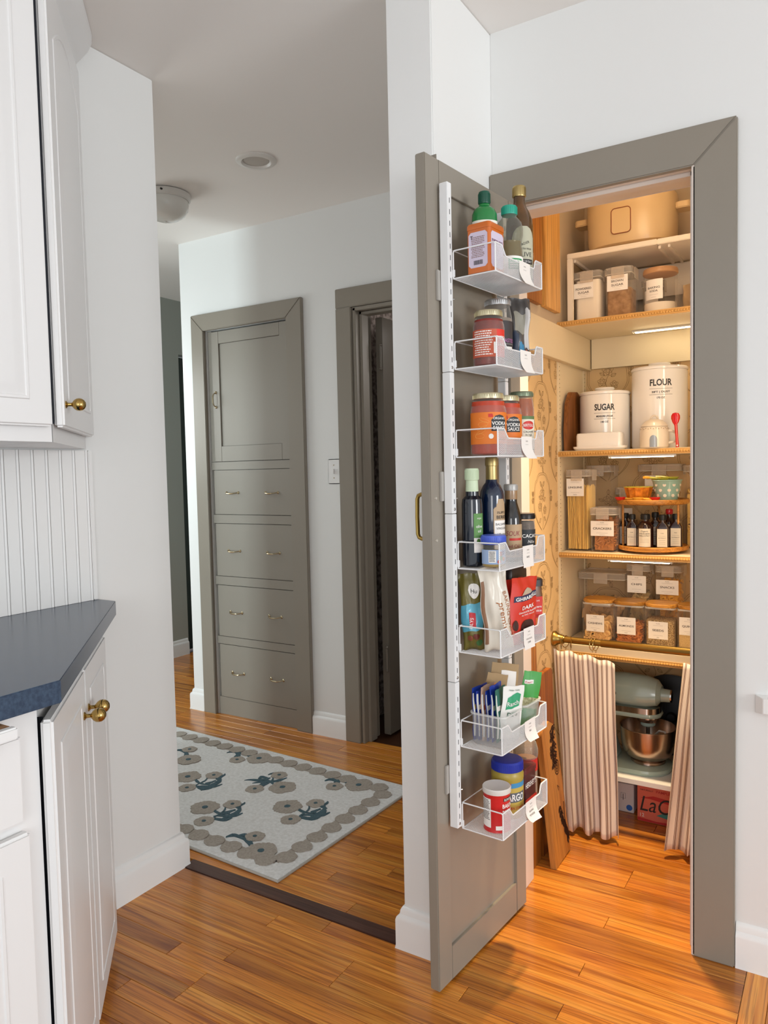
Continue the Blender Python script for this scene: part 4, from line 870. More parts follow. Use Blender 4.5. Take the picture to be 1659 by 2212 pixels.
obj('lid', MB().loft([rr(0.050, 0.046, 0.014, 0.134), rr(0.050, 0.046, 0.014, 0.150), rr(0.044, 0.040, 0.014, 0.154)]), mat('dark_brown_lid', '#2E2220', 0.35), t)
t = thing('cocoa_tub', 'dark navy plastic tub with domed brown lid behind the red pouches', 'tub', D(0.190, 0.061, BZ[4]+0.003), DA)
obj('tub', MB().loft([rr(0.084, 0.044, 0.008, 0.0), rr(0.088, 0.046, 0.008, 0.148)]), mat('navy_plastic', '#141A30', 0.3), t)
obj('lid', MB().loft([rr(0.092, 0.050, 0.008, 0.148), rr(0.092, 0.050, 0.008, 0.172), rr(0.080, 0.040, 0.008, 0.184), rr(0.050, 0.022, 0.008, 0.186)]), mat('dark_brown_lid', '#2E2220', 0.35), t)
# -- basket 6: two clear bins of packets
def bin_(label, s, d, lx, ly, h, rim=0.004):
    t = thing('clear_bin', label, 'bin', D(s, d, BZ[5]+0.003), DA)
    mb = MB(); rg = [rr(lx-0.010, ly-0.010, 0.010, 0), rr(lx-0.004, ly-0.004, 0.012, 0.006), rr(lx, ly, 0.014, h-rim)]
    mb.loft(rg, True, False); obj('bin', mb, clear('milky_plastic', '#EDEDEC', 0.26, 0.2), t)
    mb = MB(); mb.loft([rr(lx, ly, 0.014, h-rim), rr(lx+0.008, ly+0.008, 0.016, h-rim), rr(lx+0.008, ly+0.008, 0.016, h), rr(lx, ly, 0.014, h)], False, False); mb.F += []
    obj('rim', mb, clear('milky_rim', '#F2F2F0', 0.5, 0.25), t); return t
bin_('clear plastic bin full of blue seasoning packets', 0.322, 0.086, 0.098, 0.090, 0.078)
bin_('smaller clear plastic bin holding the green packet', 0.205, 0.090, 0.090, 0.074, 0.074)
def packet(label, s, d, wd, h, m, turn, lean, tilt, seed, lift=0.008, th=0.006):
    t, fn = bag('seasoning_packet', label, s, d, 5, wd, h, th, m, turn, lean, tilt, seed, cat='packet', crumple=0.5, nu=8, nv=10); t.location.z += lift-0.003; t['group'] = 'seasoning packets'; return t, fn
BLU = mat('packet_blue', '#1E3A9A', 0.42, coat=0.2); KRF = mat('kraft_paper', '#A88A62', 0.7, bump=(50, 0.2, 0.002)); TEAL = mat('packet_teal', '#2F6A5E', 0.45); OFFW = mat('packet_white', '#E6E4DE', 0.45)
Z0 = 0.0
for k, (dd0, hh, mm, ll, cc) in enumerate(((0.052, 0.128, BLU, 'blue seasoning packet at the back left of its bin', '#C9A24A'), (0.062, 0.122, BLU, 'blue seasoning packet second from the back of its bin', '#DAD6CE'), (0.072, 0.132, mat('packet_peach', '#C8A48C', 0.5), 'peach seasoning packet between the blue ones', '#B0543C'), (0.082, 0.124, BLU, 'blue seasoning packet in the middle of its bin', '#DAD6CE'), (0.093, 0.136, BLU, 'tallest blue seasoning packet in its bin', '#DAD6CE'), (0.104, 0.128, TEAL, 'teal seasoning packet behind the ranch packet', '#DAD6CE'))):
    t, fn = packet(ll, 0.330-0.002*k, dd0-0.004, 0.062, hh, mm, 57, -3, 2-k, 40+k); t.rotation_euler = (R(-2), 0, DA+PI+R(-7+2.5*k)); obj('stripe', MB().grid(lambda u, v: fn(-0.026+0.052*u, 0.075+0.012*v, 0.0007), 5, 2), mat('pk'+cc, cc, 0.5), t); obj('crimp_edge', MB().grid(lambda u, v: fn(-0.0305+0.005*u, 0.01+0.105*v, 0.0006), 1, 6), OFFW, t)
t, fn = packet('white ranch dip packet with green lettering', 0.318, 0.120, 0.062, 0.130, OFFW, 30, 2, 5, 50); t.location = D(0.310, 0.113, BZ[5]+0.011); t.rotation_euler = (R(3), R(5), CAMF+R(36))
GP = mat('ranch_green', '#2E9A6A', 0.5); obj('green_patch', pface(lambda x, z: fn(x, z, 0.0009), [(x, z) for x, z in ((-0.022, 0.072), (0.020, 0.080), (0.022, 0.108), (0.010, 0.114), (-0.018, 0.100))]), GP, t)
lettering([('Ranch', 0.015, -0.001, 0.083, {'b': 0.012, 'rot': 0.14, 'fit': 0.036})], lambda x, z: fn(x, z, 0.0022), t, OFFW); lettering([('DIPS', 0.015, 0.0, 0.056, {'b': 0.015, 'rot': 0.1}), ('Hidden Valley', 0.0055, 0.002, 0.118, {'fit': 0.03})], lambda x, z: fn(x, z, 0.0016), t, mat('dark_green_print', '#1E5A44', 0.5))
t, fn = packet('kraft paper packet standing tallest behind the bins', 0.262, 0.058, 0.074, 0.168, KRF, 20, -4, 9, 52, th=0.010); obj('white_tag', MB().grid(lambda u, v: fn(-0.01+0.04*u, 0.105+0.045*v, 0.0008), 4, 4), PAPER, t); obj('dark_window', MB().grid(lambda u, v: fn(-0.032+0.026*u, 0.09+0.045*v, 0.0008), 4, 4), mat('herb_dark', '#5A5236', 0.6, var=('#8A8460', 120, 0.1)), t)
t, fn = packet('second kraft packet leaning beside the blue packets', 0.300, 0.046, 0.058, 0.150, KRF, 24, -3, 14, 53, th=0.008); obj('orange_print', MB().grid(lambda u, v: fn(-0.012+0.026*u, 0.105+0.02*v, 0.0008), 4, 2), mat('orange_print', '#E07A22', 0.5), t)
t, fn = packet('green foil herb packet in the smaller bin', 0.196, 0.100, 0.052, 0.140, mat('packet_green', '#3A9A3A', 0.4, coat=0.3), 26, 0, 10, 54, th=0.008); obj('white_name_patch', MB().grid(lambda u, v: fn(-0.022+0.026*u, 0.108+0.010*v, 0.0008), 4, 2), OFFW, t); lettering([('Knorr', 0.0085, -0.009, 0.1095, {'fit': 0.022, 'sh': 0.2})], lambda x, z: fn(x, z, 0.0014), t, mat('flag_red', '#C4281E', 0.5)); obj('noodle_picture', MB().grid(lambda u, v: fn(-0.024+0.048*u, 0.045+0.028*v, 0.0008), 8, 4), mat('noodle', '#9A9468', 0.6, var=('#C9C49A', 150, 0.08)), t)
# -- basket 7
t = citem('baking_powder_can', 'red baking powder can with white plastic lid in the lowest basket', 'can', 0.352, 0.100, 6, 16)
CR = mat('can_red', '#C81E1E', 0.35, coat=0.2)
obj('can', MB().lathe([(0.0315, 0), (0.033, 0.001), (0.032, 0.004), (0.032, 0.094), (0.033, 0.097)], 36), CR, t)
obj('lid', MB().lathe([(0.0340, 0.092), (0.0345, 0.093), (0.0345, 0.103), (0.0330, 0.105), (0.0315, 0.1045), (0.002, 0.104)], 36), mat('lid_white', '#DAD4CE', 0.45), t)
lb = obj('white_panel', patch(cyl(0.0325), -0.056, -0.024, 0.012, 0.082, 8), WHITEP, t); scribble(cyl(0.0328), -0.054, -0.026, 0.030, 0.080, 14, lb, INK, 8)
lb = obj('dark_bands', patch(cyl(0.0325), 0.008, 0.040, 0.076, 0.084, 8), INK, t); lettering([('RUMFORD', 0.0085, 0.024, 0.077, {'fit': 0.028})], cyl(0.0329), lb, WHITEP)
lettering([('BAKING', 0.014, 0.026, 0.060, {'b': 0.015, 'fit': 0.042}), ('POWDER', 0.014, 0.026, 0.045, {'b': 0.015, 'fit': 0.042})], cyl(0.0326), lb, WHITEP); obj('price_tag', patch(cyl(0.0326), -0.012, 0.004, 0.008, 0.018, 4), WHITEP, t)
t = citem('starch_jar', 'yellow corn starch jar with wide blue lid', 'jar', 0.270, 0.086, 6, 18)
YL = mat('corn_yellow', '#A8923C', 0.35)
obj('jar', MB().lathe([(0.036, 0), (0.039, 0.003), (0.0395, 0.090), (0.0405, 0.098), (0.0405, 0.108), (0.038, 0.114), (0.036, 0.118)], 36), YL, t)
obj('lid', ribs(MB().lathe([(0.0385, 0.117), (0.0395, 0.118), (0.0395, 0.138), (0.037, 0.1415), (0.030, 0.1425), (0.002, 0.1415)], 36), 0.0392, 0.118, 0.136, 50), mat('royal_blue_lid', '#20309A', 0.35), t)
lb = lab_c(t, 0.0399, mat('label_maize', '#C2A84C', 0.55), -0.07, 0.07, 0.012, 0.092)
obj('red_band', patch(cyl(0.0401), -0.05, -0.004, 0.080, 0.092), mat('flag_red', '#C4281E', 0.5), lb); obj('blue_band', patch(cyl(0.0401), -0.004, 0.05, 0.080, 0.092), mat('sky_band', '#3E8AB8', 0.5), lb); obj('grey_oval', patch(cyl(0.0401), -0.022, 0.040, 0.044, 0.068), mat('band_grey', '#5C6066', 0.5), lb)
lettering([('ARGO', 0.024, 0.010, 0.048, {'b': 0.02, 'fit': 0.050})], cyl(0.0405), lb, WHITEP); lettering([('CORN STARCH', 0.010, 0.010, 0.026, {'b': 0.01, 'fit': 0.056})], cyl(0.0403), lb, mat('flag_red', '#C4281E', 0.5))
t = thing('cocoa_tub', 'maroon cocoa tub with ridged lid beside the corn starch jar', 'tub', D(0.192, 0.084, BZ[6]+0.003), DA+PI)
MRN = mat('maroon_plastic', '#4A1A1E', 0.35)
obj('tub', MB().loft([rr(0.066, 0.056, 0.008, 0), rr(0.066, 0.056, 0.008, 0.088)]), MRN, t); obj('lid', MB().loft([rr(0.070, 0.060, 0.010, 0.088), rr(0.070, 0.060, 0.010, 0.098), rr(0.062, 0.052, 0.010, 0.102), rr(0.05, 0.04, 0.01, 0.1022)]), mat('maroon_lid', '#5E2226', 0.4), t)
lb = obj('red_foot', MB().box(-0.0325, 0.0325, -0.0286, -0.0281, 0.004, 0.022), mat('flag_red', '#C4281E', 0.5), t)
lettering([("HERSHEY'S", 0.020, 0.0, 0.050, {'b': 0.01, 'fit': 0.060})], flat(0.0284), lb, WHITEP)
obj('facts_panel', MB().box(0.0331, 0.0335, -0.018, 0.018, 0.012, 0.080), WHITEP, t)
t = citem('syrup_bottle', 'domed clear bottle with red label at the back of the lowest basket', 'bottle', 0.196, 0.048, 6, 10)
t.location = D(0.183, 0.038+0.030, BZ[6]+0.003)
t.location = D(0.140+0.0, 0.072, BZ[6]+0.003)
obj('body', MB().lathe([(0.026, 0), (0.030, 0.004), (0.031, 0.10), (0.033, 0.112), (0.033, 0.124), (0.028, 0.142), (0.018, 0.155), (0.0135, 0.160), (0.0135, 0.172)], 32), clear('bottle_clear', '#D8CDBE', 0.2), t)
obj('syrup', MB().lathe([(0.024, 0.003), (0.028, 0.006), (0.029, 0.098), (0.01, 0.099)], 28), mat('pale_syrup', '#C9A888', 0.3), t)
obj('label', patch(cyl(0.0314), -0.06, 0.06, 0.07, 0.106, 20), mat('flag_red', '#C4281E', 0.5), t)
obj('cap', MB().lathe([(0.0148, 0.168), (0.0150, 0.170), (0.0150, 0.186), (0.013, 0.188)], 24), mat('lid_white', '#DAD4CE', 0.45), t)
# ================================================================ PANTRY INTERIOR
WL = -0.868
lw = sroot('wall_pantry_left')
obj('wallpaper_panel', MB().box(WL, WL+0.002, 2.1555, 2.562, 0, 1.64), PAPERW, lw, smooth=0)
obj('upper_panel', MB().box(WL, WL+0.002, 2.1555, 2.9045, 1.64, ZC), TANW, lw, smooth=0)
obj('side_panel', MB().box(WL, WL+0.003, 2.562, 2.9045, 0, 1.64), CREAM, lw, smooth=0)
PATT = mat('wallpaper_line', '#8C6E44', 0.8)
def ribbon(mb, pts, fn, wd=0.0007):
    P = [Vector(p) for p in pts]; V = []
    for i, p in enumerate(P):
        d = P[min(i+1, len(P)-1)]-P[max(i-1, 0)]
        if d.length < 1e-9: d = Vector((1, 0))
        d.normalize(); n = Vector((-d.y, d.x))*wd; V += [fn(*(p+n)), fn(*(p-n))]
    mb.add(V, [(2*i, 2*i+1, 2*i+3, 2*i+2) for i in range(len(P)-1)])
def motif_lines(w_, h_):
    L = []
    for e in (0.0, 0.0065):                                  # double ogee arch with a trefoil head
        for sg in (1, -1):
            P = []
            for i in range(25):
                t_ = i/24; x = w_/2+sg*(w_/2-0.004-e)*(math.cos(t_*PI/2)**0.55 if t_ < 1 else 0); z = 0.30*h_+(0.34*h_-e)*math.sin(t_*PI/2)+0.010*abs(math.sin(3*PI*t_/2))
                P.append((x, z))
            L.append(P)
            P = [(w_/2+sg*(w_/2-0.004-e)*(1-0.9*(i/14)**1.7), 0.30*h_-0.26*h_*(i/14)) for i in range(15)]; L.append(P)
    def rose(cx, cz, r):
        for k in range(3): L.append([(cx+r*(0.3+0.25*k)*(1+0.18*math.cos(5*a/12*PI+k))*math.cos(a*PI/12+k), cz+r*(0.3+0.25*k)*(1+0.18*math.cos(5*a/12*PI+k))*math.sin(a*PI/12+k)) for a in range(25)])
    def leaf(cx, cz, l, rot):
        P = []
        for i in range(17):
            u = i/16*2; s_ = 1 if u <= 1 else -1; v = u if u <= 1 else 2-u; x = l*v; y_ = s_*0.26*l*math.sin(PI*v); P.append((cx+x*math.cos(rot)-y_*math.sin(rot), cz+x*math.sin(rot)+y_*math.cos(rot)))
        L.append(P); L.append([(cx, cz), (cx+l*math.cos(rot), cz+l*math.sin(rot))])
    c = w_/2
    L.append([(c+0.008*math.sin(i*0.5), 0.05*h_+0.5*h_*i/20) for i in range(21)])
    rose(c, 0.44*h_, 0.024); rose(c-0.022, 0.30*h_, 0.019); rose(c+0.024, 0.26*h_, 0.017); rose(c, 0.80*h_, 0.022)
    for a, x, z in ((0.5, 0.012, 0.36), (2.6, -0.012, 0.38), (0.9, 0.006, 0.52), (2.2, -0.006, 0.52), (-0.6, 0.014, 0.18), (3.8, -0.014, 0.17), (0.4, 0.018, 0.78), (2.7, -0.018, 0.78), (1.57, 0.0, 0.86), (-1.2, 0.004, 0.74)): leaf(c+x, z*h_, 0.022, a)
    for x in (0.004, w_-0.004): rose(x, 0.88*h_, 0.012); leaf(x, 0.92*h_, 0.018, 1.2); leaf(x, 0.92*h_, 0.018, 1.95)
    return L
ML = motif_lines(0.165, 0.30)
def wallpaper(a0, a1, z0, z1, fn, parent, drop=True):
    mb = MB(); col = 0; a = a0
    while a < a1:
        z = z0-0.30+(0.15 if (col % 2 and drop) else 0)
        while z < z1:
            for P in ML:
                run = []
                for x, zz in P:
                    q = (a+x, z+zz)
                    if a0 <= q[0] <= a1 and z0 <= q[1] <= z1: run.append(q)
                    else:
                        if len(run) > 1: ribbon(mb, run, fn)
                        run = []
                if len(run) > 1: ribbon(mb, run, fn)
            z += 0.30
        a += 0.165; col += 1
    o = obj('wallpaper_pattern', mb, PATT, parent, smooth=0, merge=False); o['kind'] = 'stuff'; return o
wallpaper(2.157, 2.561, 0.0, 1.638, lambda a, z: (WL+0.0024, a, z), lw)
bkw = bpy.data.objects['wall_pantry_back']
wallpaper(-0.864, -0.002, 0.0, 1.66, lambda a, z: (a, 2.9046, z), bkw)
obj('upper_panel', MB().box(-0.866, 0.0, 2.903, 2.9049, 1.775, ZC), TANW, bkw, smooth=0)
obj('apron_board', MB().box(-0.838, 0.0, 2.885, 2.9045, 1.640, 1.752), CREAM, bkw, bevel=0.001)
obj('ledge_board', MB().box(WL+0.002, -0.843, 2.157, 2.9045, 1.636, 1.752), CREAM, lw, bevel=0.001)
hole = mesh_of(MB().lathe([(0.0016, 0), (0.0016, 0.0004)], 8, M=Matrix.Rotation(R(90), 4, 'Y')), 'peg_hole', smooth=0)
HOLE = mat('peg_hole_shade', '#6A5638', 0.8)  # darkness of the drilled holes, put into the colour
for yy in (2.578, 2.872):                                    # drilled strips that carry the shelves
    st = obj('drilled_strip', MB().box(WL+0.003, WL+0.007, yy-0.010, yy+0.010, 0.0, 1.634), CREAM, lw, bevel=0.0006)
    mb = MB(); z = 0.30
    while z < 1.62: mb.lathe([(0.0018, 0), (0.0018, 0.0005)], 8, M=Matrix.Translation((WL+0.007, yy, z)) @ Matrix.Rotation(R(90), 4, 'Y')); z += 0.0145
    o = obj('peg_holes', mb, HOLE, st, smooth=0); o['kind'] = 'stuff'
SHY = 2.565
BEADM = mat('gilded_bead_trim', '#C99A56', 0.45)
def shelf(label, z, bz, th=0.020, m=None):
    t = thing('pantry_shelf', label, 'shelf', (0, 0, 0), 0, 'pantry shelves')
    obj('board', MB().box(WL+0.0075, -0.001, SHY+0.006, 2.902, z-th, z), m or CREAM, t, bevel=0.001)
    mb = MB(); x = WL+0.006
    while x < -0.004:
        mb.lathe([(0.0008, -0.0055), (0.0042, -0.0035), (0.0056, 0), (0.0042, 0.0035), (0.0008, 0.0055)], 8, M=Matrix.Translation((x, SHY+0.003, bz)) @ Matrix.Rotation(R(90), 4, 'Y')); x += 0.0088
    mb.box(WL+0.0035, -0.002, SHY+0.002, SHY+0.007, bz-0.009, bz+0.009)
    obj('bead_moulding', mb, BEADM, t); return t
shelf('top pantry shelf with gilded bead edge, below the slow cooker riser', 1.772, 1.762)
shelf('bead-edged pantry shelf carrying the sugar and flour canisters', 1.325, 1.3145)
shelf('bead-edged pantry shelf carrying the linguine box and turntable', 0.971, 0.961)
shelf('bead-edged pantry shelf carrying the nut canisters behind the rod', 0.645, 0.611, 0.026)
LEDM = mat('led_diffuser', '#FFEFC8', 0.4, emit=10.0); LEDO = mat('led_diffuser_boosted', '#FFEBC8', 0.4, emit=13.0)  # lower bars get an added strong glow to brighten the shelf contents
ALU = mat('white_aluminium', '#D9D4CC', 0.35, 0.3)
for lab, x0, x1, y_, z, m in (('glowing slim light bar under the top pantry shelf', -0.661, -0.36, 2.80, 1.7515, LEDM), ('slim light bar under the canister shelf', -0.694, -0.481, 2.600, 1.3045, LEDO), ('slim light bar under the turntable shelf', -0.698, -0.493, 2.600, 0.9505, LEDO)):
    t = thing('light_bar', lab, 'light bar', ((x0+x1)/2, y_, z), 0, 'shelf light bars'); h_ = (x1-x0)/2
    obj('housing', MB().box(-h_, h_, -0.011, 0.011, -0.006, 0), ALU, t, bevel=0.001); obj('diffuser', MB().box(-h_+0.006, h_-0.006, -0.008, 0.008, -0.0085, -0.006), m, t, bevel=0.0008)
    obj('end_cap', MB().box(-h_-0.003, -h_, -0.011, 0.011, -0.0085, 0), ALU, t); obj('end_cap', MB().box(h_, h_+0.003, -0.011, 0.011, -0.0085, 0), ALU, t)
# ---- riser and slow cooker
CRM = mat('cream_metal', '#E6DACA', 0.4)
t = thing('shelf_riser', 'white metal riser shelf standing on the top pantry shelf', 'shelf riser', (-0.838, 2.60, 1.773))
obj('deck', MB().box(0, 0.30, 0.0, 0.27, 0.216, 0.234), CRM, t, bevel=0.002); obj('deck', MB().box(0.30, 0.62, 0.001, 0.269, 0.2155, 0.2335), CRM, t, bevel=0.002)
for x in (0.0, 0.60):
    for y_ in (0.0, 0.25): obj('leg', MB().box(x, x+0.018, y_, y_+0.018, 0, 0.216), CRM, t, bevel=0.001)
for x in (0.018, 0.30, 0.33): obj('brace', MB().box(x, x+0.008, 0.02, 0.25, 0.206, 0.2155), CRM, t)
obj('back_panel', MB().box(0.02, 0.60, 0.262, 0.266, 0.10, 0.21), CRM, t)
t = thing('slow_cooker', 'cream oval slow cooker with square outlined badge on the riser', 'slow cooker', (-0.648, 2.735, 2.0075))
CRP = mat('cream_enamel', '#D8BC90', 0.35, coat=0.3)
def oval(sx, sy, z, n=44, p=2.7): return [(sx*math.copysign(abs(math.cos(2*PI*i/n))**(2/p), math.cos(2*PI*i/n)), sy*math.copysign(abs(math.sin(2*PI*i/n))**(2/p), math.sin(2*PI*i/n)), z) for i in range(n)]
obj('body', MB().loft([oval(0.132, 0.092, 0.012), oval(0.142, 0.102, 0.018), oval(0.146, 0.106, 0.035), oval(0.149, 0.109, 0.10), oval(0.150, 0.110, 0.165), oval(0.147, 0.107, 0.178), oval(0.130, 0.09, 0.180)]), CRP, t)
obj('lid', MB().loft([oval(0.140, 0.100, 0.180), oval(0.136, 0.096, 0.188), oval(0.09, 0.06, 0.215), oval(0.02, 0.02, 0.225)]), clear('lid_glass', '#DDD6CA', 0.3), t); obj('lid_knob', MB().lathe([(0.012, 0.222), (0.018, 0.24), (0.014, 0.25)], 20), CRP, t)
for s_ in (-1, 1):
    obj('handle', MB().loft([rr(0.052, 0.060, 0.012, z, cx=s_*0.170) for z in (0.118, 0.140)]), CRP, t, bevel=0.003)
    for y_ in (-0.06, 0.06): obj('foot', MB().box(s_*0.085-0.014, s_*0.085+0.014, y_-0.014, y_+0.014, 0.0, 0.016), CRP, t, bevel=0.002)
def fr(y0, z_): return y0
sq = rr(0.064, 0.084, 0.012, 0, 5); rim = [(x-0.012, -0.1095, 0.088+y_) for x, y_, _ in sq]
obj('badge_outline', MB().tube(rim, 0.0016, 6, True), mat('copper_line', '#8A4A2C', 0.4), t); obj('badge', MB().loft([[(x-0.012, -0.1075, 0.088+y_) for x, y_, _ in sq], [(x*0.97-0.012, -0.1095, 0.088+y_*0.97) for x, y_, _ in sq]], False, True), CRP, t)
# ---- boards hung on the upper left wall
BAM = wood('pale_bamboo', '#E0B06A', '#D6A25A', '#C48E48', 'Z', 0.45); BAMO = wood('honey_wood', '#D08A3A', '#BE762C', '#A4621F', 'Z', 0.45)
def hung(label, y0, y1, z0, z1, m, th):
    t = thing('hanging_board', label, 'cutting board', (WL+0.0035, (y0+y1)/2, z0)); w_ = y1-y0
    obj('board', MB().loft([[(x, y_, z) for y_, z, _ in [(p[0], p[1]+(z1-z0)/2, 0) for p in rr(w_, z1-z0, 0.006, 0)]] for x in (0, th)]), m, t, bevel=0.001)
    obj('hanging_loop', MB().tube([(th/2+0.006*0, 0.012*math.cos(a), z1-z0+0.004+0.018*math.sin(a)) for a in [PI*i/10 for i in range(11)]], 0.0015, 6), mat('jute', '#B79A6A', 0.8), t)
hung('pale bamboo board hanging on the upper left pantry wall', 2.405, 2.552, 1.797, 2.15, BAM, 0.018)
hung('honey-coloured board hanging left of the pale bamboo board', 2.215, 2.375, 1.795, 2.10, BAMO, 0.016)
# ---- storage containers
CONT = clear('container_plastic', '#FDFBF8', 0.03, 0.05); CLID = clear('container_lid', '#F8F3EC', 0.22, 0.10)
def scatter(mb, shape, wd, dp, h, N, seed, sz):
    rd = random.Random(seed)
    for k in range(N):
        f_ = rd.random(); x = (rd.random()-0.5)*(wd-sz); y_ = (rd.random()-0.5)*(dp-sz); z = sz*0.45+rd.random()*(h-sz*0.9)
        sd = rd.random()
        if sd < 0.42: y_ = -(dp-sz*0.7)/2
        elif sd < 0.62: x = (wd-sz*0.7)/2
        elif sd < 0.86: z = h-sz*0.3
        M = Matrix.Translation((x, y_, z)) @ Matrix.Rotation(rd.random()*6, 4, 'Z') @ Matrix.Rotation(rd.random()*6, 4, 'X') @ Matrix.Rotation(rd.random()*6, 4, 'Y')
        shape(mb, M, rd)
    mb.V = [(max(-wd/2, min(wd/2, v[0])), max(-dp/2, min(dp/2, v[1])), max(0.003, min(h+0.01, v[2]))) for v in mb.V]
def nut(sz, bend=1.0):
    def f_(mb, M, rd):
        P = [(sz*0.42*math.cos(a), sz*0.42*math.sin(a)*bend, 0) for a in [-0.3+2.6*i/4 for i in range(5)]]; mb.tube([tuple(M @ Vector(p)) for p in P], [sz*0.12, sz*0.2, sz*0.23, sz*0.2, sz*0.1], 6)
    return f_
def almond(sz):
    def f_(mb, M, rd): mb.lathe([(0.0005, -sz/2), (sz*0.2, -sz*0.25), (sz*0.24, 0), (sz*0.17, sz*0.28), (0.0005, sz/2)], 7, M=M, sy=0.65)
    return f_
def stick(l, r):
    def f_(mb, M, rd): mb.tube([tuple(M @ Vector((0, 0, -l/2))), tuple(M @ Vector((0, 0, l/2)))], r, 5)
    return f_
def chip(sz):
    def f_(mb, M, rd): mb.grid(lambda u, v: tuple(M @ Vector(((u-0.5)*sz, (v-0.5)*sz*0.7, 0.25*sz*(u-0.5)*(v-0.5)*4))), 2, 2); mb.grid(lambda u, v: tuple(M @ Vector(((u-0.5)*sz, (v-0.5)*sz*0.7, 0.0012+0.25*sz*(u-0.5)*(v-0.5)*4))), 2, 2)
    return f_
def container(label, X0, X1, Y0, dp, z, h, lid='lock', fill=None, text=None, lab=None, group=None, lidh=0.026, name='storage_container', cat='container', fillm=None, fillf=0.8):
    """lab=(x centre, z centre, w, h) of the paper label in container coordinates; fill=(kind, ...)"""
    wd = X1-X0; t = thing(name, label, cat, ((X0+X1)/2, Y0+dp/2, z+0.0008), 0, group); r = 0.012; hb = h-lidh
    if lid == 'round':
        obj('body', MB().lathe([(wd*0.46, 0), (wd*0.5, 0.004), (wd*0.5, hb)], 40, cap1=False), CONT, t)
        obj('lid', MB().lathe([(wd*0.505, hb-0.002), (wd*0.525, hb), (wd*0.525, h-0.006), (wd*0.50, h), (wd*0.4, h-0.001)], 40), clear('peach_lid', '#E8B888', 0.55, 0.2), t)
    else:
        obj('body', MB().loft([rr(wd-0.008, dp-0.008, r, 0), rr(wd-0.001, dp-0.001, r, 0.006), rr(wd, dp, r, hb)], True, False), CONT, t)
        if lid == 'bamboo':
            obj('lid', MB().loft([rr(wd+0.004, dp+0.004, dp*0.42, hb, 6), rr(wd+0.006, dp+0.006, dp*0.42, hb+0.003, 6), rr(wd+0.006, dp+0.006, dp*0.42, h-0.003, 6), rr(wd+0.001, dp+0.001, dp*0.42, h, 6)]), wood('bamboo_lid', '#DDA24A', '#D2933C', '#BE7F2E', 'X', 0.45), t)
            obj('seal', MB().loft([rr(wd-0.002, dp-0.002, r, hb-0.006), rr(wd-0.002, dp-0.002, r, hb)], False, False), clear('milky_rim', '#F2F2F0', 0.5, 0.25), t)
        elif lid == 'lock':
            L = obj('lid', MB().loft([rr(wd+0.004, dp+0.004, r, hb-0.004), rr(wd+0.006, dp+0.006, r, hb+0.002), rr(wd+0.006, dp+0.006, r, h-0.006), rr(wd-0.004, dp-0.004, r, h-0.004), rr(wd-0.006, dp-0.006, r, h-0.010), rr(wd*0.6, dp*0.6, r, h-0.010)], True, True), CLID, t)
            fl = min(0.05, wd*0.5)
            obj('latch', MB().box(-fl/2, fl/2, -dp/2-0.0075, -dp/2-0.0045, hb-0.018, h-0.005), clear('latch_plastic', '#F6F0E8', 0.24, 0.12), L, bevel=0.001)
            fs = min(0.05, dp*0.5); obj('latch', MB().box(wd/2+0.0045, wd/2+0.0075, -fs/2, fs/2, hb-0.018, h-0.005), clear('latch_plastic', '#F6F0E8', 0.24, 0.12), L, bevel=0.001)
            obj('gasket', MB().tube([(x, y_, hb-0.002) for x, y_, _ in rr(wd+0.005, dp+0.005, r, 0)], 0.0010, 5, True), mat('silicone', '#D8CFC2', 0.5), L)
    iw, idp, ih = wd-0.008, dp-0.008, (hb-0.006)*fillf
    if fill:
        kind = fill[0]
        if kind == 'block':
            if lid == 'round': obj('contents', MB().lathe([(wd*0.46, 0.003), (wd*0.48, 0.006), (wd*0.48, ih), (wd*0.3, ih+0.004)], 36), fillm, t)
            else: obj('contents', MB().loft([rr(iw, idp, r, 0.004), rr(iw, idp, r, ih), rr(iw*0.5, idp*0.5, r, ih+0.003)]), fillm, t)
        else:
            mb = MB()
            if kind == 'linguine':
                rd = random.Random(5)
                for k in range(170):
                    x = (rd.random()-0.5)*iw*0.95; y_ = -(idp/2-0.001)+abs(rd.gauss(0, 0.012)); dx = rd.gauss(0, 0.006) if rd.random() < 0.8 else rd.gauss(0, 0.03); x2 = max(-iw/2, min(iw/2, x+dx)); y_ = min(y_, idp/2)
                    if rd.random() < 0.45: x = x2 = iw/2-0.002; y_ = (rd.random()-0.5)*idp; 
                    mb.tube([(x, y_, 0.006), (x2, y_+0.002*rd.random(), ih*(0.94+0.06*rd.random()))], 0.0011, 4)
                mb.box(-iw*0.44, iw*0.42, -idp*0.40, idp*0.44, 0.006, ih*0.97)
            else:
                scatter(mb, fill[1], iw, idp, ih, fill[2], fill[3], fill[4]); mb.box(-iw*0.40, iw*0.40, -idp*0.38, idp*0.40, 0.005, ih*0.92)
            o = obj('contents', mb, fillm, t, merge=False); o['kind'] = 'stuff'
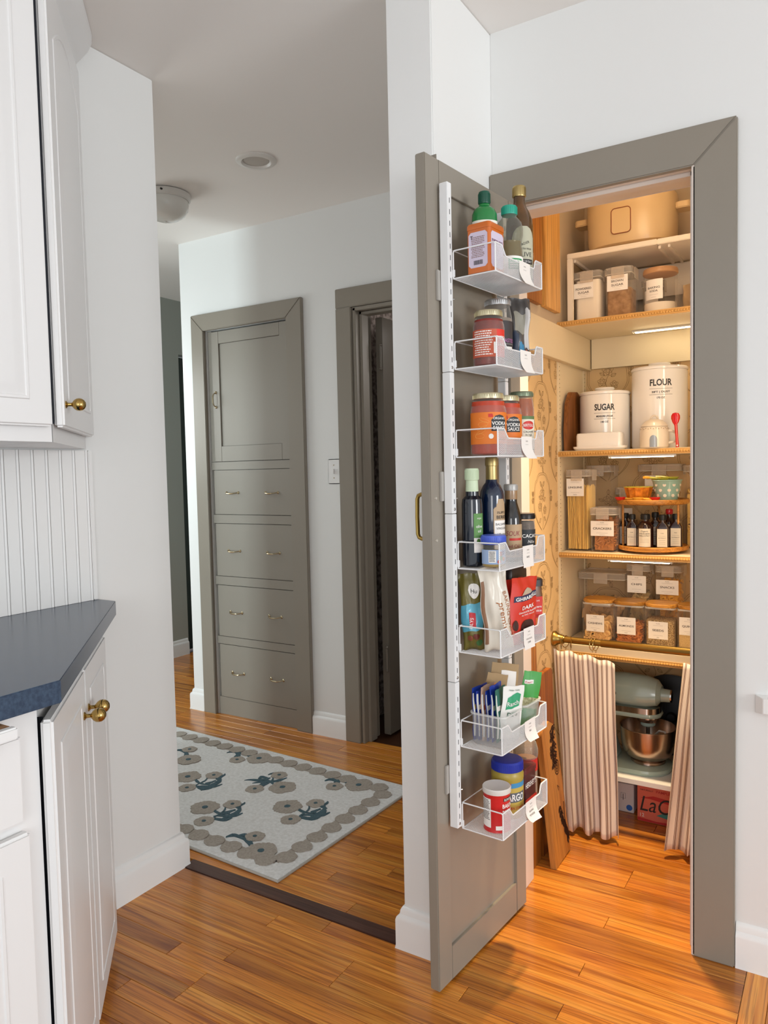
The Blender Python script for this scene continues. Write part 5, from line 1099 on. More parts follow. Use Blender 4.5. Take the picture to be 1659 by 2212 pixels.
    if lab:
        cx, cz, w_, h_ = lab; yy = -dp/2-0.0012 if lid != 'round' else None
        fn = (lambda x, z_: (cx+x, yy, cz+z_)) if yy else (lambda x, z_: cyl(wd/2+0.0008)(cx+x, cz+z_))
        lb = obj('paper_label', patch(fn, -w_/2, w_/2, -h_/2, h_/2, 8), PAPER, t)
        if text:
            f2 = (lambda x, z_: (cx+x, yy-0.0003, cz+z_)) if yy else (lambda x, z_: cyl(wd/2+0.0011)(cx+x, cz+z_))
            L_ = []
            n = len(text); main = [q for q in text]
            top = h_*0.30 if n > 1 else 0
            s0 = min(h_*0.20, w_*0.15)
            z_ = (n-1)*s0*0.62-s0*0.35
            for q in main:
                op = {'fit': min(w_*0.80, len(q)*s0*0.78), 'b': 0.02}; L_.append((q, s0, 0, z_, op)); z_ -= s0*1.25
            L_ += [('-', w_*0.5, 0, -h_*0.30), ('-', w_*0.5, 0, h_*0.27)] if n == 1 else [('-', w_*0.5, 0, -h_*0.27)]
            L_.append(('No.002', s0*0.42, 0, h_*0.36) if n == 1 else ('-', w_*0.3, 0, -h_*0.40))
            sub = {'LINGUINE': 'PASTA', 'CASHEWS': 'NUT', 'ALMONDS': 'NUT', 'SEEDS': 'MIX'}.get(text[0])
            if n == 1: L_.append((sub, s0*0.5, 0, -h_*0.44) if sub else ('-', w_*0.25, 0, -h_*0.42))
            lettering(L_, f2, lb, mat('grey_ink', '#5A524A', 0.6))
    return t
SUGARW = mat('white_sugar', '#EFE6D8', 0.9); BSUG = mat('brown_sugar', '#B58E66', 0.95, var=('#8A6642', 55, 0.2), bump=(120, 0.8, 0.004))
PASTA = mat('dry_pasta', '#E8C068', 0.5); PRETZ = mat('cracker_brown', '#CC8A50', 0.7, var=('#A0642E', 60, 0.2)); CASH = mat('cashew', '#EBC07E', 0.6); ALMD = mat('almond_skin', '#C87A3A', 0.7); SEEDM = mat('seed_mix', '#D2B684', 0.9, var=('#8A6C44', 260, 0.1), bump=(260, 0.9, 0.004)); QUIN = mat('quinoa', '#E6CA92', 0.9, var=('#C8A66C', 420, 0.15), bump=(400, 0.8, 0.003)); CHIPM = mat('corn_chip', '#DDBC82', 0.7); SNKM = mat('cheese_snack', '#F0B03A', 0.7)
TS = 1.772
container('tall clear box of powdered sugar on the top shelf', -0.823, -0.732, 2.63, 0.10, TS, 0.178, fill=('block',), fillm=SUGARW, fillf=0.98, text=['POWDERED', 'SUGAR'], lab=(-0.012, 0.108, 0.068, 0.052), group='storage containers')
container('clear box of brown sugar on the top shelf', -0.715, -0.628, 2.63, 0.10, TS, 0.176, fill=('block',), fillm=BSUG, fillf=0.70, text=['BROWN', 'SUGAR'], lab=(-0.002, 0.118, 0.070, 0.052), group='storage containers')
container('small clear box between brown sugar and baking soda', -0.625, -0.56, 2.775, 0.07, TS, 0.15, fill=('block',), fillm=BSUG, fillf=0.6, text=None, lab=(0.0, 0.08, 0.045, 0.055), group='storage containers')
container('round baking soda container with peach lid on the top shelf', -0.600, -0.492, 2.64, 0.108, TS, 0.155, 'round', ('block',), fillm=SUGARW, fillf=0.30, text=['BAKING', 'SODA'], lab=(-0.012, 0.082, 0.060, 0.066), lidh=0.016, group='storage containers')
t = container('open clear bin with packets at the right of the top shelf', -0.488, -0.36, 2.62, 0.12, TS, 0.104, 'none', lidh=0.0, lab=(0.010, 0.06, 0.05, 0.05), text=None)
t = thing('paper_packet', 'folded tan packet inside the open clear bin', 'packet', (-0.448, 2.69, TS+0.006)); mb, fn = bag_mesh(0.05, 0.088, 0.012, 61, crumple=0.6); obj('pouch', mb, KRF, t)
t = thing('paper_packet', 'pale packet standing behind the tan one in the clear bin', 'packet', (-0.425, 2.716, TS+0.006)); mb, fn = bag_mesh(0.06, 0.075, 0.010, 62, crumple=0.6); obj('pouch', mb, OFFW, t)
# ---- canister shelf
Z2 = 1.325
CER = mat('glazed_ceramic', '#EFEBE6', 0.12, coat=0.6); PRT = mat('black_print', '#2C2928', 0.4)
def canister(label, X, Y, r, h, lines, fit):
    t = thing('ceramic_canister', label, 'canister', (X, Y, Z2+0.0005), R(12), 'ceramic canisters')
    obj('pot', MB().lathe([(r*0.93, 0), (r*0.98, 0.003), (r, 0.010), (r, h-0.006), (r*0.98, h)], 56), CER, t)
    L = obj('lid', MB().lathe([(r*0.985, h+0.0003), (r*1.02, h+0.002), (r*1.02, h+0.008), (r*0.98, h+0.012), (r*0.5, h+0.014), (r*0.36, h+0.014)], 56), CER, t)
    obj('lid_grip', MB().lathe([(r*0.36, h+0.014), (r*0.35, h+0.017), (r*0.40, h+0.024), (r*0.38, h+0.028), (r*0.2, h+0.029)], 40), CER, L)
    lettering([(lines[0], 0.030, 0, 0, {'fit': fit, 'b': 0.03}), ('-', fit*1.05, 0, -0.011, {'h': 0.0009}), (lines[1], 0.0085, 0, -0.0245, {'b': 0.03, 'fit': fit*0.82}), ('-', fit*1.05, 0, -0.031, {'h': 0.0009}), (lines[2], 0.0085, 0, -0.044, {'b': 0.03})], lambda x, z: cyl(r+0.0006)(x+0.004, z+(h-0.056)), t, PRT)
canister('white ceramic sugar canister on the pantry shelf', -0.747, 2.735, 0.0875, 0.196, ('SUGAR', 'MEASURE | POUR', '140 OZ'), 0.070)
canister('taller white ceramic flour canister on the pantry shelf', -0.562, 2.752, 0.0925, 0.268, ('FLOUR', 'SIFT | DUST', '170 OZ'), 0.072)
t = thing('butter_dish', 'low white ceramic butter dish in front of the sugar canister', 'butter dish', (-0.728, 2.603, Z2+0.0005))
obj('plate', MB().loft([rr(0.165, 0.052, 0.02, 0), rr(0.180, 0.064, 0.024, 0.006), rr(0.182, 0.066, 0.025, 0.013), rr(0.176, 0.060, 0.024, 0.012)]), CER, t)
obj('cover', MB().loft([rr(0.156, 0.050, 0.012, 0.0125), rr(0.156, 0.050, 0.012, 0.050), rr(0.152, 0.046, 0.012, 0.0575), rr(0.140, 0.036, 0.012, 0.0595)]), CER, t)
t = thing('sugar_bowl', 'cottage-shaped beige lidded sugar bowl with arched door', 'sugar bowl', (-0.549, 2.6075, Z2+0.0005), R(8))
STN = mat('beige_stoneware', '#DCD0BE', 0.3, coat=0.3)
obj('bowl', MB().lathe([(0.043, 0), (0.046, 0.004), (0.0465, 0.05), (0.044, 0.064), (0.041, 0.070)], 40), STN, t)
L = obj('lid', MB().lathe([(0.042, 0.0705), (0.0425, 0.073), (0.036, 0.084), (0.026, 0.092), (0.012, 0.096), (0.001, 0.097)], 40), STN, t)
obj('lid_loop', MB().tube([(0.011*math.cos(a), 0, 0.095+0.013*math.sin(a)) for a in [PI*i/12 for i in range(13)]], 0.003, 8), STN, L)
mb = MB()
for i in range(34):
    a = 2*PI*i/34; mb.lathe([(0.0014, 0), (0.0014, 0.0005)], 6, M=Matrix.Translation((0.0450*math.sin(a), -0.0450*math.cos(a), 0.0625+0.0025*(i % 2))) @ Matrix.Rotation(a, 4, 'Z') @ Matrix.Rotation(R(90), 4, 'X'))
obj('dot_band', mb, mat('brown_dots', '#8A6A4A', 0.6), t)
obj('arched_door', pface(cyl(0.0472), [(x, z) for x, z in [(-0.012, 0.003), (0.012, 0.003)]+[(0.012*math.cos(PI*i/10), 0.028+0.014*math.sin(PI*i/10)) for i in range(11)]]), mat('grey_blue_glaze', '#8C939C', 0.2, coat=0.4), t)
obj('handle', MB().tube([(0.044+0.030*math.sin(a), -0.006, 0.036-0.020*math.cos(a)) for a in [PI*i/12 for i in range(13)]], 0.0042, 8), STN, t)
t = thing('ceramic_spoon', 'red ceramic spoon standing beside the cottage sugar bowl', 'spoon', (-0.479, 2.590, Z2+0.0005))
RC = mat('red_glaze', '#C8141A', 0.15, coat=0.5)
obj('handle', MB().tube([(0.006, 0, 0.0), (0.004, 0, 0.03), (0.001, 0, 0.075)], [0.0052, 0.0045, 0.005], 10), RC, t)
obj('bowl', MB().lathe([(0.004, 0.072), (0.010, 0.082), (0.0140, 0.094), (0.0138, 0.103), (0.009, 0.111), (0.001, 0.113)], 24, sy=0.45), RC, t)
obj('tip_dot', MB().lathe([(0.0025, 0), (0.0025, 0.0005)], 10, M=Matrix.Translation((0.006, -0.0052, 0.006)) @ Matrix.Rotation(R(90), 4, 'X')), WHITEP, t)
t = thing('serving_board', 'narrow brown wooden board leaning behind the sugar canister', 'serving board', (-0.8555, 2.600, Z2+0.0005)); t.rotation_euler = (0, R(0), 0)
obj('board', MB().loft([[(x, y_+0.12*0, z) for y_, z in ((0.0, 0.0), (0.20, 0.0), (0.205, 0.10), (0.18, 0.19), (0.12, 0.215), (0.05, 0.21), (0.012, 0.17), (-0.004, 0.08))] for x in (0, 0.015)]), wood('walnut_board', '#9A5F2C', '#85501F', '#6A3C14', 'Z', 0.5), t, bevel=0.002)
t = thing('mixing_bowl', 'dark bowl just showing beside the pantry casing on the canister shelf', 'bowl', (-0.393, 2.66, Z2+0.0005))
obj('bowl', MB().lathe([(0.020, 0), (0.022, 0.003), (0.040, 0.022), (0.052, 0.05), (0.054, 0.056), (0.050, 0.054), (0.038, 0.024), (0.01, 0.006)], 32), mat('charcoal_glaze', '#3A3C3C', 0.3), t); obj('rim', MB().tube([(0.053*math.cos(2*PI*i/32), 0.053*math.sin(2*PI*i/32), 0.056) for i in range(32)], 0.0016, 6, True), mat('charcoal_glaze', '#3A3C3C', 0.3), t)
# ---- turntable shelf
Z3 = 0.971
container('tall clear box of linguine on the turntable shelf', -0.853, -0.775, 2.615, 0.115, Z3, 0.292, fill=('linguine',), fillm=PASTA, fillf=0.90, text=['LINGUINE'], lab=(-0.006, 0.225, 0.062, 0.062), group='storage containers')
container('clear box of pretzel crackers beside the linguine', -0.765, -0.677, 2.605, 0.105, Z3, 0.158, fill=('pieces', stick(0.034, 0.0032), 190, 3, 0.03), fillm=PRETZ, fillf=0.92, text=['CRACKERS'], lab=(-0.002, 0.082, 0.080, 0.052), group='storage containers')
container('tall clear box behind the linguine', -0.822, -0.735, 2.755, 0.12, Z3, 0.305, fill=('block',), fillm=PASTA, fillf=0.45, group='storage containers')
container('clear box with small label behind the crackers', -0.728, -0.664, 2.80, 0.095, Z3, 0.222, fill=('block',), fillm=mat('oat_flakes', '#C9B08A', 0.9, bump=(150, 0.8, 0.003)), fillf=0.5, text=None, lab=(0.004, 0.12, 0.05, 0.045), group='storage containers')
container('wide clear box behind the turntable', -0.652, -0.505, 2.825, 0.075, Z3, 0.305, fill=('block',), fillm=mat('oat_flakes', '#C9B08A', 0.9), fillf=0.35, text=None, lab=(-0.02, 0.235, 0.06, 0.05), group='storage containers')
container('clear box of dry pasta twists at the right behind the turntable', -0.496, -0.415, 2.825, 0.075, Z3, 0.300, fill=('pieces', nut(0.02), 120, 9, 0.02), fillm=PASTA, fillf=0.78, group='storage containers')
t = thing('turntable', 'two-tier round bamboo turntable on the pantry shelf', 'turntable', (-0.572, 2.690, Z3+0.0005))
BMB = wood('bamboo_turntable', '#D79A4C', '#CB8B3C', '#B8782C', 'X', 0.4)
obj('base', MB().lathe([(0.075, 0), (0.075, 0.006)], 40), BMB, t)
obj('lower_tray', MB().lathe([(0.100, 0.006), (0.113, 0.009), (0.116, 0.014), (0.116, 0.022), (0.112, 0.024), (0.108, 0.018), (0.02, 0.018)], 56), BMB, t); obj('upper_tray', MB().lathe([(0.110, 0.164), (0.117, 0.167), (0.119, 0.172), (0.119, 0.180), (0.115, 0.182), (0.111, 0.176), (0.02, 0.176)], 56), BMB, t)
for a in (205, 335, 90): obj('post', MB().lathe([(0.0038, 0.0175), (0.0038, 0.166)], 12, (0.100*math.cos(R(a)), 0.100*math.sin(R(a)))), BMB, t)
AMB = mat('amber_brown_glass', '#2A1410', 0.1, coat=0.5); CREAMP = mat('extract_label', '#DCD2C0', 0.6)
def extract(label, X, Y, r, h, square, lines, capm=BLACK, group='extract bottles'):
    t = thing('extract_bottle', label, 'bottle', (X, Y, Z3+0.0195), R(6), group); hb = h*0.62
    if square: obj('glass', MB().loft([rr(2*r, 1.4*r, 0.006, 0), rr(2*r, 1.4*r, 0.006, hb), rr(1.5*r, 1.1*r, 0.006, hb+0.010), rr(0.9*r, 0.9*r, 0.45*r, hb+0.018), rr(0.9*r, 0.9*r, 0.45*r, h-0.014)]), AMB, t)
    else: obj('glass', MB().lathe([(r*0.9, 0), (r, 0.003), (r, hb), (r*0.85, hb+0.008), (r*0.45, hb+0.020), (r*0.45, h-0.014)], 28), AMB, t)
    obj('cap', ribs(MB().lathe([(r*0.54, h-0.018), (r*0.56, h-0.017), (r*0.56, h-0.002), (r*0.5, h)], 20), r*0.55, h-0.016, h-0.003, 20), capm, t)
    fn = flat(0.7*r+0.0006) if square else cyl(r+0.0005); f2 = flat(0.7*r+0.001) if square else cyl(r+0.0009)
    lb = obj('label', patch(fn, -r*0.78, r*0.78, 0.006, hb-0.004, 8), CREAMP, t); lettering(lines, f2, lb); return t
EX = [('PURE', 0.004, 0, 0.050), ('-', 0.022, 0, 0.042), ('EXTRACT', 0.0045, 0, 0.034, {'fit': 0.024}), ('-', 0.02, 0, 0.028), ('-', 0.02, 0, 0.022), ('-', 0.02, 0, 0.016)]
extract('round amber vanilla extract bottle with wide cream label', -0.580, 2.612, 0.0265, 0.115, False, [('Organic', 0.008, 0, 0.056, {'sh': 0.3}), ('PURE BOURBON', 0.006, 0, 0.048, {'fit': 0.034, 'b': 0.01}), ('VANILLA EXTRACT', 0.006, 0, 0.041, {'fit': 0.036, 'b': 0.01}), ('-', 0.03, 0, 0.036), ('-', 0.03, 0, 0.031), ('-', 0.03, 0, 0.026), ('-', 0.03, 0, 0.021)])
extract('square dark extract bottle right of the vanilla bottle', -0.525, 2.616, 0.0205, 0.113, True, EX)
extract('square dark extract bottle at the right end of the row', -0.490, 2.655, 0.0205, 0.114, True, EX)
extract('square dark extract bottle at the left end of the row', -0.665, 2.690, 0.0205, 0.113, True, EX)
extract('square dark extract bottle behind the turntable post', -0.627, 2.628, 0.0190, 0.113, True, EX)
extract('dark extract bottle in the second row behind the vanilla', -0.560, 2.672, 0.0200, 0.118, True, EX)
extract('red-capped dark bottle at the back of the turntable', -0.520, 2.700, 0.0200, 0.128, False, EX, RC)
# cups and spoons on the upper tier
Z4 = Z3+0.0005+0.178
def cup(label, X, Y, r0, r1, h, m, dots=None, scal=False, rimm=None):
    t = thing('measuring_cup', label, 'cup', (X, Y, Z4), 0, 'measuring cups'); n = 48
    rings = []
    for q, z in ((r0*0.9, 0), (r0, 0.003), (r0+(r1-r0)*0.5, h*0.5), (r1, h*0.95), (r1*1.04, h), (r1*0.97, h*0.98), (r0*0.9, h*0.12)):
        rings.append([(q*(1+(0.05*math.cos(12*2*PI*i/n) if scal else 0))*math.cos(2*PI*i/n), q*(1+(0.05*math.cos(12*2*PI*i/n) if scal else 0))*math.sin(2*PI*i/n), z) for i in range(n)])
    obj('cup', MB().loft(rings), m, t)
    obj('rim', MB().tube([(r1*1.03*math.cos(2*PI*i/32), r1*1.03*math.sin(2*PI*i/32), h) for i in range(32)], 0.0016, 6, True), rimm or m, t)
    if dots:
        mb = MB()
        for k, zz in enumerate((0.25, 0.52, 0.78)):
            for i in range(9):
                a = 2*PI*(i+0.5*(k % 2))/9; q = r0+(r1-r0)*zz; mb.lathe([(0.0058, 0), (0.0055, 0.0008)], 12, M=Matrix.Translation((q*math.sin(a), -q*math.cos(a), zz*h)) @ Matrix.Rotation(a, 4, 'Z') @ Matrix.Rotation(R(90), 4, 'X'))
        obj('polka_dots', mb, dots, t)
    return t
ORC = mat('orange_stoneware', '#DE8A28', 0.4, var=('#B8641A', 90, 0.15)); DUCK = mat('duck_egg_glaze', '#8DB0A4', 0.25, coat=0.4); LIME = mat('lime_glaze', '#B0A83A', 0.25, coat=0.4); YEL = mat('yellow_glaze', '#E2A83A', 0.3)
cup('orange scalloped measuring cup on the turntable', -0.612, 2.655, 0.036, 0.046, 0.046, ORC, scal=True, rimm=LIME)
cup('duck-egg blue polka dot measuring cup on the turntable', -0.520, 2.665, 0.034, 0.047, 0.068, DUCK, dots=CREAMP)
for k, (X, Y, z, rot, m, lab) in enumerate(((-0.530, 2.655, 0.070, 25, LIME, 'lime green measuring spoon lying across the polka dot cup'), (-0.505, 2.68, 0.073, 15, LIME, 'second lime measuring spoon on the polka dot cup'), (-0.557, 2.66, 0.072, 60, YEL, 'yellow measuring spoon leaning on the polka dot cup'))):
    t = thing('measuring_spoon', lab, 'spoon', (X, Y, Z4+z), R(rot), 'measuring spoons')
    obj('bowl', MB().lathe([(0.001, -0.004), (0.010, -0.003), (0.015, 0.003), (0.0155, 0.006), (0.013, 0.004), (0.001, -0.002)], 24, sx=1.3), m, t); obj('handle', MB().tube([(-0.012, 0, 0.004), (-0.035, 0, 0.007), (-0.055, 0, 0.007)], [0.003, 0.004, 0.0045], 8), m, t)
for k, (X, Y, rot, m, lab) in enumerate(((-0.665, 2.622, 0, RC, 'red measuring spoon at the left on the turntable'), (-0.60, 2.596, 4, YEL, 'flat yellow measuring spoon at the front of the turntable'), (-0.548, 2.606, 180, RC, 'red measuring spoon in front of the polka dot cup'))):
    t = thing('measuring_spoon', lab, 'spoon', (X, Y, Z4+0.0065), R(rot), 'measuring spoons')
    obj('bowl', MB().lathe([(0.001, -0.006), (0.011, -0.004), (0.0155, 0.003), (0.016, 0.006), (0.013, 0.004), (0.001, -0.003)], 24, sx=1.15), m, t); obj('handle', MB().tube([(0.012, 0, 0.002), (0.03, 0, 0.0), (0.048, 0, -0.002)], [0.003, 0.004, 0.0035], 8), YEL, t)
# ---- nut shelf
Z5 = 0.645
G5 = 'bamboo-lidded canisters'
for lab, x0, x1, txt, fl, m, ff, lc in (('bamboo-lidded canister of cashews behind the rod', -0.809, -0.705, 'CASHEWS', ('pieces', nut(0.024), 150, 13, 0.022), CASH, 0.62, 0.056), ('bamboo-lidded canister of almonds next to the cashews', -0.700, -0.597, 'ALMONDS', ('pieces', almond(0.022), 170, 14, 0.020), ALMD, 0.58, 0.056), ('bamboo-lidded canister of seeds right of the almonds', -0.592, -0.492, 'SEEDS', ('block',), SEEDM, 0.70, 0.050), ('bamboo-lidded canister of quinoa cut by the pantry casing', -0.486, -0.386, 'QUINOA', ('block',), QUIN, 0.60, 0.072)):
    container(lab, x0, x1, 2.645, 0.094, Z5, 0.150, 'bamboo', fl, [txt], (-0.004 if txt != 'QUINOA' else -0.010, lc+0.010, 0.064, 0.060), G5, 0.012, fillm=m, fillf=ff)
container('large clear box of chips at the back left of the nut shelf', -0.857, -0.690, 2.765, 0.13, Z5, 0.235, fill=('pieces', chip(0.045), 90, 17, 0.04), fillm=mat('chip_tan', '#E0B47C', 0.7), fillf=0.62, lab=(0.0, 0.125, 0.07, 0.04), group='storage containers')
container('tall clear box labelled chips at the back of the nut shelf', -0.681, -0.603, 2.77, 0.12, Z5, 0.272, fill=('pieces', chip(0.032), 120, 18, 0.03), fillm=CHIPM, fillf=0.62, text=['CHIPS'], lab=(-0.004, 0.195, 0.066, 0.062), group='storage containers')
container('tall clear box of orange snacks at the back of the nut shelf', -0.580, -0.497, 2.77, 0.12, Z5, 0.272, fill=('pieces', nut(0.022), 190, 19, 0.022), fillm=SNKM, fillf=0.86, text=['SNACKS'], lab=(-0.002, 0.190, 0.076, 0.052), group='storage containers')
# ================================================================ ROD, CURTAINS, MIXER AND LOWER PANTRY
t = thing('curtain_rod', 'brass tension rod across the pantry below the nut canisters', 'curtain rod', (0, 2.50, 0.676))
RY = Matrix.Rotation(R(90), 4, 'Y')
obj('thin_tube', MB().lathe([(0.0115, WL+0.02), (0.0115, -0.001)], 24, M=RY), ABRASS, t); obj('thick_tube', MB().lathe([(0.0126, -0.70), (0.0131, -0.699), (0.0131, -0.02)], 24, M=RY), ABRASS, t)
obj('end_flange', MB().lathe([(0.026, WL+0.0035), (0.027, WL+0.006), (0.026, WL+0.012), (0.019, WL+0.020), (0.0165, WL+0.030), (0.015, WL+0.040), (0.012, WL+0.042)], 32, M=RY), ABRASS, t); obj('end_flange', MB().lathe([(0.012, -0.042), (0.016, -0.030), (0.026, -0.012), (0.026, -0.001)], 32, M=RY), ABRASS, t)
RINGX = [-0.838, -0.822, -0.804, -0.729, -0.718, -0.414, -0.33, -0.25]
for k, x in enumerate(RINGX):
    lab = ('brass ring at the wall end of the rod', 'second brass ring from the wall on the rod', 'third brass ring from the wall on the rod', 'left ring of the close pair above the left curtain', 'right ring of the close pair above the left curtain', 'brass ring over the right curtain at the casing', 'brass ring further along the right curtain', 'brass ring at the far right of the rod')[k]
    t = thing('curtain_ring', lab, 'curtain ring', (x, 2.50, 0.669), R(random.Random(k).uniform(-25, 25)), 'curtain rings'); q = 0.0200
    obj('ring', MB().tube([(0, q*math.cos(2*PI*i/24), q*math.sin(2*PI*i/24)) for i in range(24)], 0.0013, 6, True), BRASS, t); obj('clip_eye', MB().tube([(0, 0.0035*math.cos(2*PI*i/12), -0.0235+0.0035*math.sin(2*PI*i/12)) for i in range(12)], 0.0008, 5, True), BRASS, t)
def stripe_mat():
    m = bpy.data.materials.new('ticking_stripe'); m.use_nodes = True; nt = m.node_tree; N = nt.nodes; Lk = nt.links; p = N['Principled BSDF']; p.inputs['Roughness'].default_value = 0.9
    uv = N.new('ShaderNodeUVMap'); sx = N.new('ShaderNodeSeparateXYZ'); Lk.new(uv.outputs[0], sx.inputs[0])
    fr_ = N.new('ShaderNodeMath'); fr_.operation = 'FRACT'; Lk.new(sx.outputs[0], fr_.inputs[0])
    cr = N.new('ShaderNodeValToRGB'); cr.color_ramp.interpolation = 'CONSTANT'; e = cr.color_ramp.elements
    e[0].position = 0; e[0].color = lin('#EFE3D6'); e[1].position = 0.46; e[1].color = lin('#6E5652')
    for ps, c in ((0.52, '#EFE3D6'), (0.57, '#8E7468'), (0.76, '#EFE3D6'), (0.81, '#6E5652'), (0.87, '#EFE3D6')):
        q = e.new(ps); q.color = lin(c)
    Lk.new(fr_.outputs[0], cr.inputs[0]); Lk.new(cr.outputs[0], p.inputs['Base Color']); return m
STRIPE = stripe_mat()
def curtain(label, top, bot, folds, amp, seed, cloth, loc):
    """top/bot: x range; cloth width sets the stripe count"""
    t = thing('curtain', label, 'curtain', loc, 0, 'ticking stripe curtains'); nu, nv = 96, 30; V = []; UV = []
    rd = random.Random(seed); ph = [rd.random()*6 for _ in range(4)]
    for j in range(nv+1):
        v = j/nv
        for i in range(nu+1):
            u = i/nu; x = (top[0]+(top[1]-top[0])*u)*(1-v)+(bot[0]+(bot[1]-bot[0])*u)*v
            a = amp*(0.45+0.75*v); f_ = math.sin(2*PI*folds*u+ph[0]+0.5*v)+0.35*math.sin(2*PI*folds*2.3*u+ph[1]+v)
            pinch = 1.0 if v > 0.14 else 0.55+0.45*v/0.14
            z = top[2]*(1-v)+bot[2]*v+(0.0035*math.sin(2*PI*folds*u+ph[2])*(1-v))+0.006*math.sin(2*PI*folds*u+ph[3])*v-(0.028*u*u*(1-v))
            V.append((x+0.004*math.sin(2*PI*folds*2*u+ph[1])*v, a*f_*pinch+0.004*math.sin(9*v+6*u+ph[2]), z)); UV.append((u*cloth/0.0255, v))
    me = bpy.data.meshes.new('cloth'); F = [(j*(nu+1)+i, j*(nu+1)+i+1, (j+1)*(nu+1)+i+1, (j+1)*(nu+1)+i) for j in range(nv) for i in range(nu)]
    me.from_pydata(V, [], F); ul = me.uv_layers.new(name='UVMap')
    for p in me.polygons:
        p.use_smooth = True
        for li in p.loop_indices: ul.data[li].uv = UV[me.loops[li].vertex_index]
    o = obj('cloth', me, STRIPE, t); md = o.modifiers.new('thickness', 'SOLIDIFY'); md.thickness = 0.0012; md.offset = 0
    return t
curtain('striped curtain gathered at the left below the rod', (-0.861, -0.652, 0.642), (-0.832, -0.640, 0.022), 3.2, 0.012, 4, 0.34, (0, 2.482, 0))
curtain('striped curtain at the right, cut by the pantry casing', (-0.437, -0.20, 0.640), (-0.497, -0.20, 0.030), 4.2, 0.012, 9, 0.42, (0, 2.482, 0))
# ---- board that carries the mixer
t = thing('low_shelf', 'low white shelf under the stand mixer', 'shelf', (0, 0, 0))
obj('board', MB().box(WL+0.0075, -0.001, 2.60, 2.902, 0.170, 0.188), TRIMW, t, bevel=0.001)
for x in (-0.858, -0.78, -0.012): obj('support', MB().box(x, x+0.010, 2.62, 2.90, 0.0, 0.1695), TRIMW, t)
# ---- stand mixer
def mixer():
    t = thing('stand_mixer', 'pale sage stand mixer with steel bowl on the low shelf', 'stand mixer', (-0.600, 2.735, 0.1885))
    SG = mat('sage_enamel', '#B2C4B8', 0.14, coat=0.7); CHR = mat('mixer_chrome', '#C9BFB6', 0.12, 1.0); STB = mat('bowl_steel', '#B9A596', 0.24, 1.0)
    def sec(x, ry, rz, zc, n=28, fl=0): return [(x, ry*math.cos(2*PI*i/n), zc+rz*math.sin(2*PI*i/n)*(1 if math.sin(2*PI*i/n) > 0 else 0.62)) for i in range(n)]
    obj('base', MB().loft([rr(0.250, 0.190, 0.085, 0, 8, -0.045), rr(0.258, 0.198, 0.088, 0.010, 8, -0.045), rr(0.252, 0.192, 0.085, 0.018, 8, -0.045), rr(0.190, 0.140, 0.065, 0.024, 8, -0.045)]), SG, t)
    obj('column', MB().loft([rr(0.075, 0.130, 0.03, 0.028, 6, -0.140), rr(0.066, 0.095, 0.03, 0.09, 6, -0.148), rr(0.062, 0.080, 0.03, 0.17, 6, -0.150), rr(0.075, 0.085, 0.03, 0.225, 6, -0.145)]), SG, t)
    obj('head', MB().loft([sec(-0.200, 0.020, 0.018, 0.268), sec(-0.192, 0.044, 0.045, 0.266), sec(-0.160, 0.055, 0.064, 0.264), sec(-0.08, 0.060, 0.073, 0.262), sec(0.0, 0.058, 0.069, 0.262), sec(0.035, 0.050, 0.056, 0.264), sec(0.048, 0.034, 0.034, 0.268)]), SG, t)
    obj('hub', MB().lathe([(0.026, 0.040), (0.023, 0.058), (0.0225, 0.070), (0.0215, 0.078)], 28, M=Matrix.Translation((0, 0, 0.268)) @ RY), SG, t); obj('hub_cap', MB().lathe([(0.0218, 0.078), (0.0215, 0.082), (0.012, 0.084)], 28, M=Matrix.Translation((0, 0, 0.268)) @ RY), CHR, t)
    obj('trim_band', MB().loft([[(x*1.0, y_, z) for x, y_, _ in rr(0.236, 0.113, 0.05, 0, 8, -0.072)] for z in (0.206, 0.226)]), CHR, t); obj('lower_lip', MB().loft([rr(0.240, 0.117, 0.05, 0.192, 8, -0.072), rr(0.244, 0.121, 0.05, 0.199, 8, -0.072), rr(0.238, 0.115, 0.05, 0.206, 8, -0.072)]), SG, t)
    obj('planetary', MB().lathe([(0.020, 0.166), (0.036, 0.170), (0.038, 0.178), (0.038, 0.193)], 32), CHR, t); obj('shaft_collar', MB().lathe([(0.022, 0.152), (0.026, 0.156), (0.026, 0.168)], 24), SG, t); obj('shaft', MB().lathe([(0.007, 0.10), (0.007, 0.155)], 14), STEEL, t)
    obj('bowl', MB().lathe([(0.058, 0.024), (0.060, 0.026), (0.060, 0.034), (0.054, 0.038), (0.074, 0.048), (0.086, 0.066), (0.092, 0.095), (0.095, 0.150), (0.0970, 0.152), (0.0940, 0.152), (0.090, 0.095), (0.06, 0.050), (0.01, 0.044)], 48), STB, t)
    obj('beater', MB().tube([(0.0, 0, 0.10), (0.03, -0.02, 0.13), (0.045, -0.03, 0.148), (0.066, -0.04, 0.150), (0.075, -0.045, 0.12), (0.06, -0.04, 0.10)], 0.0035, 8), mat('beater_white', '#C9C6C2', 0.3), t)
    obj('bolt_cap', MB().lathe([(0.008, 0), (0.007, 0.003)], 16, M=Matrix.Translation((-0.105, -0.0575, 0.270)) @ Matrix.Rotation(R(90), 4, 'X')), BLACK, t)
mixer()
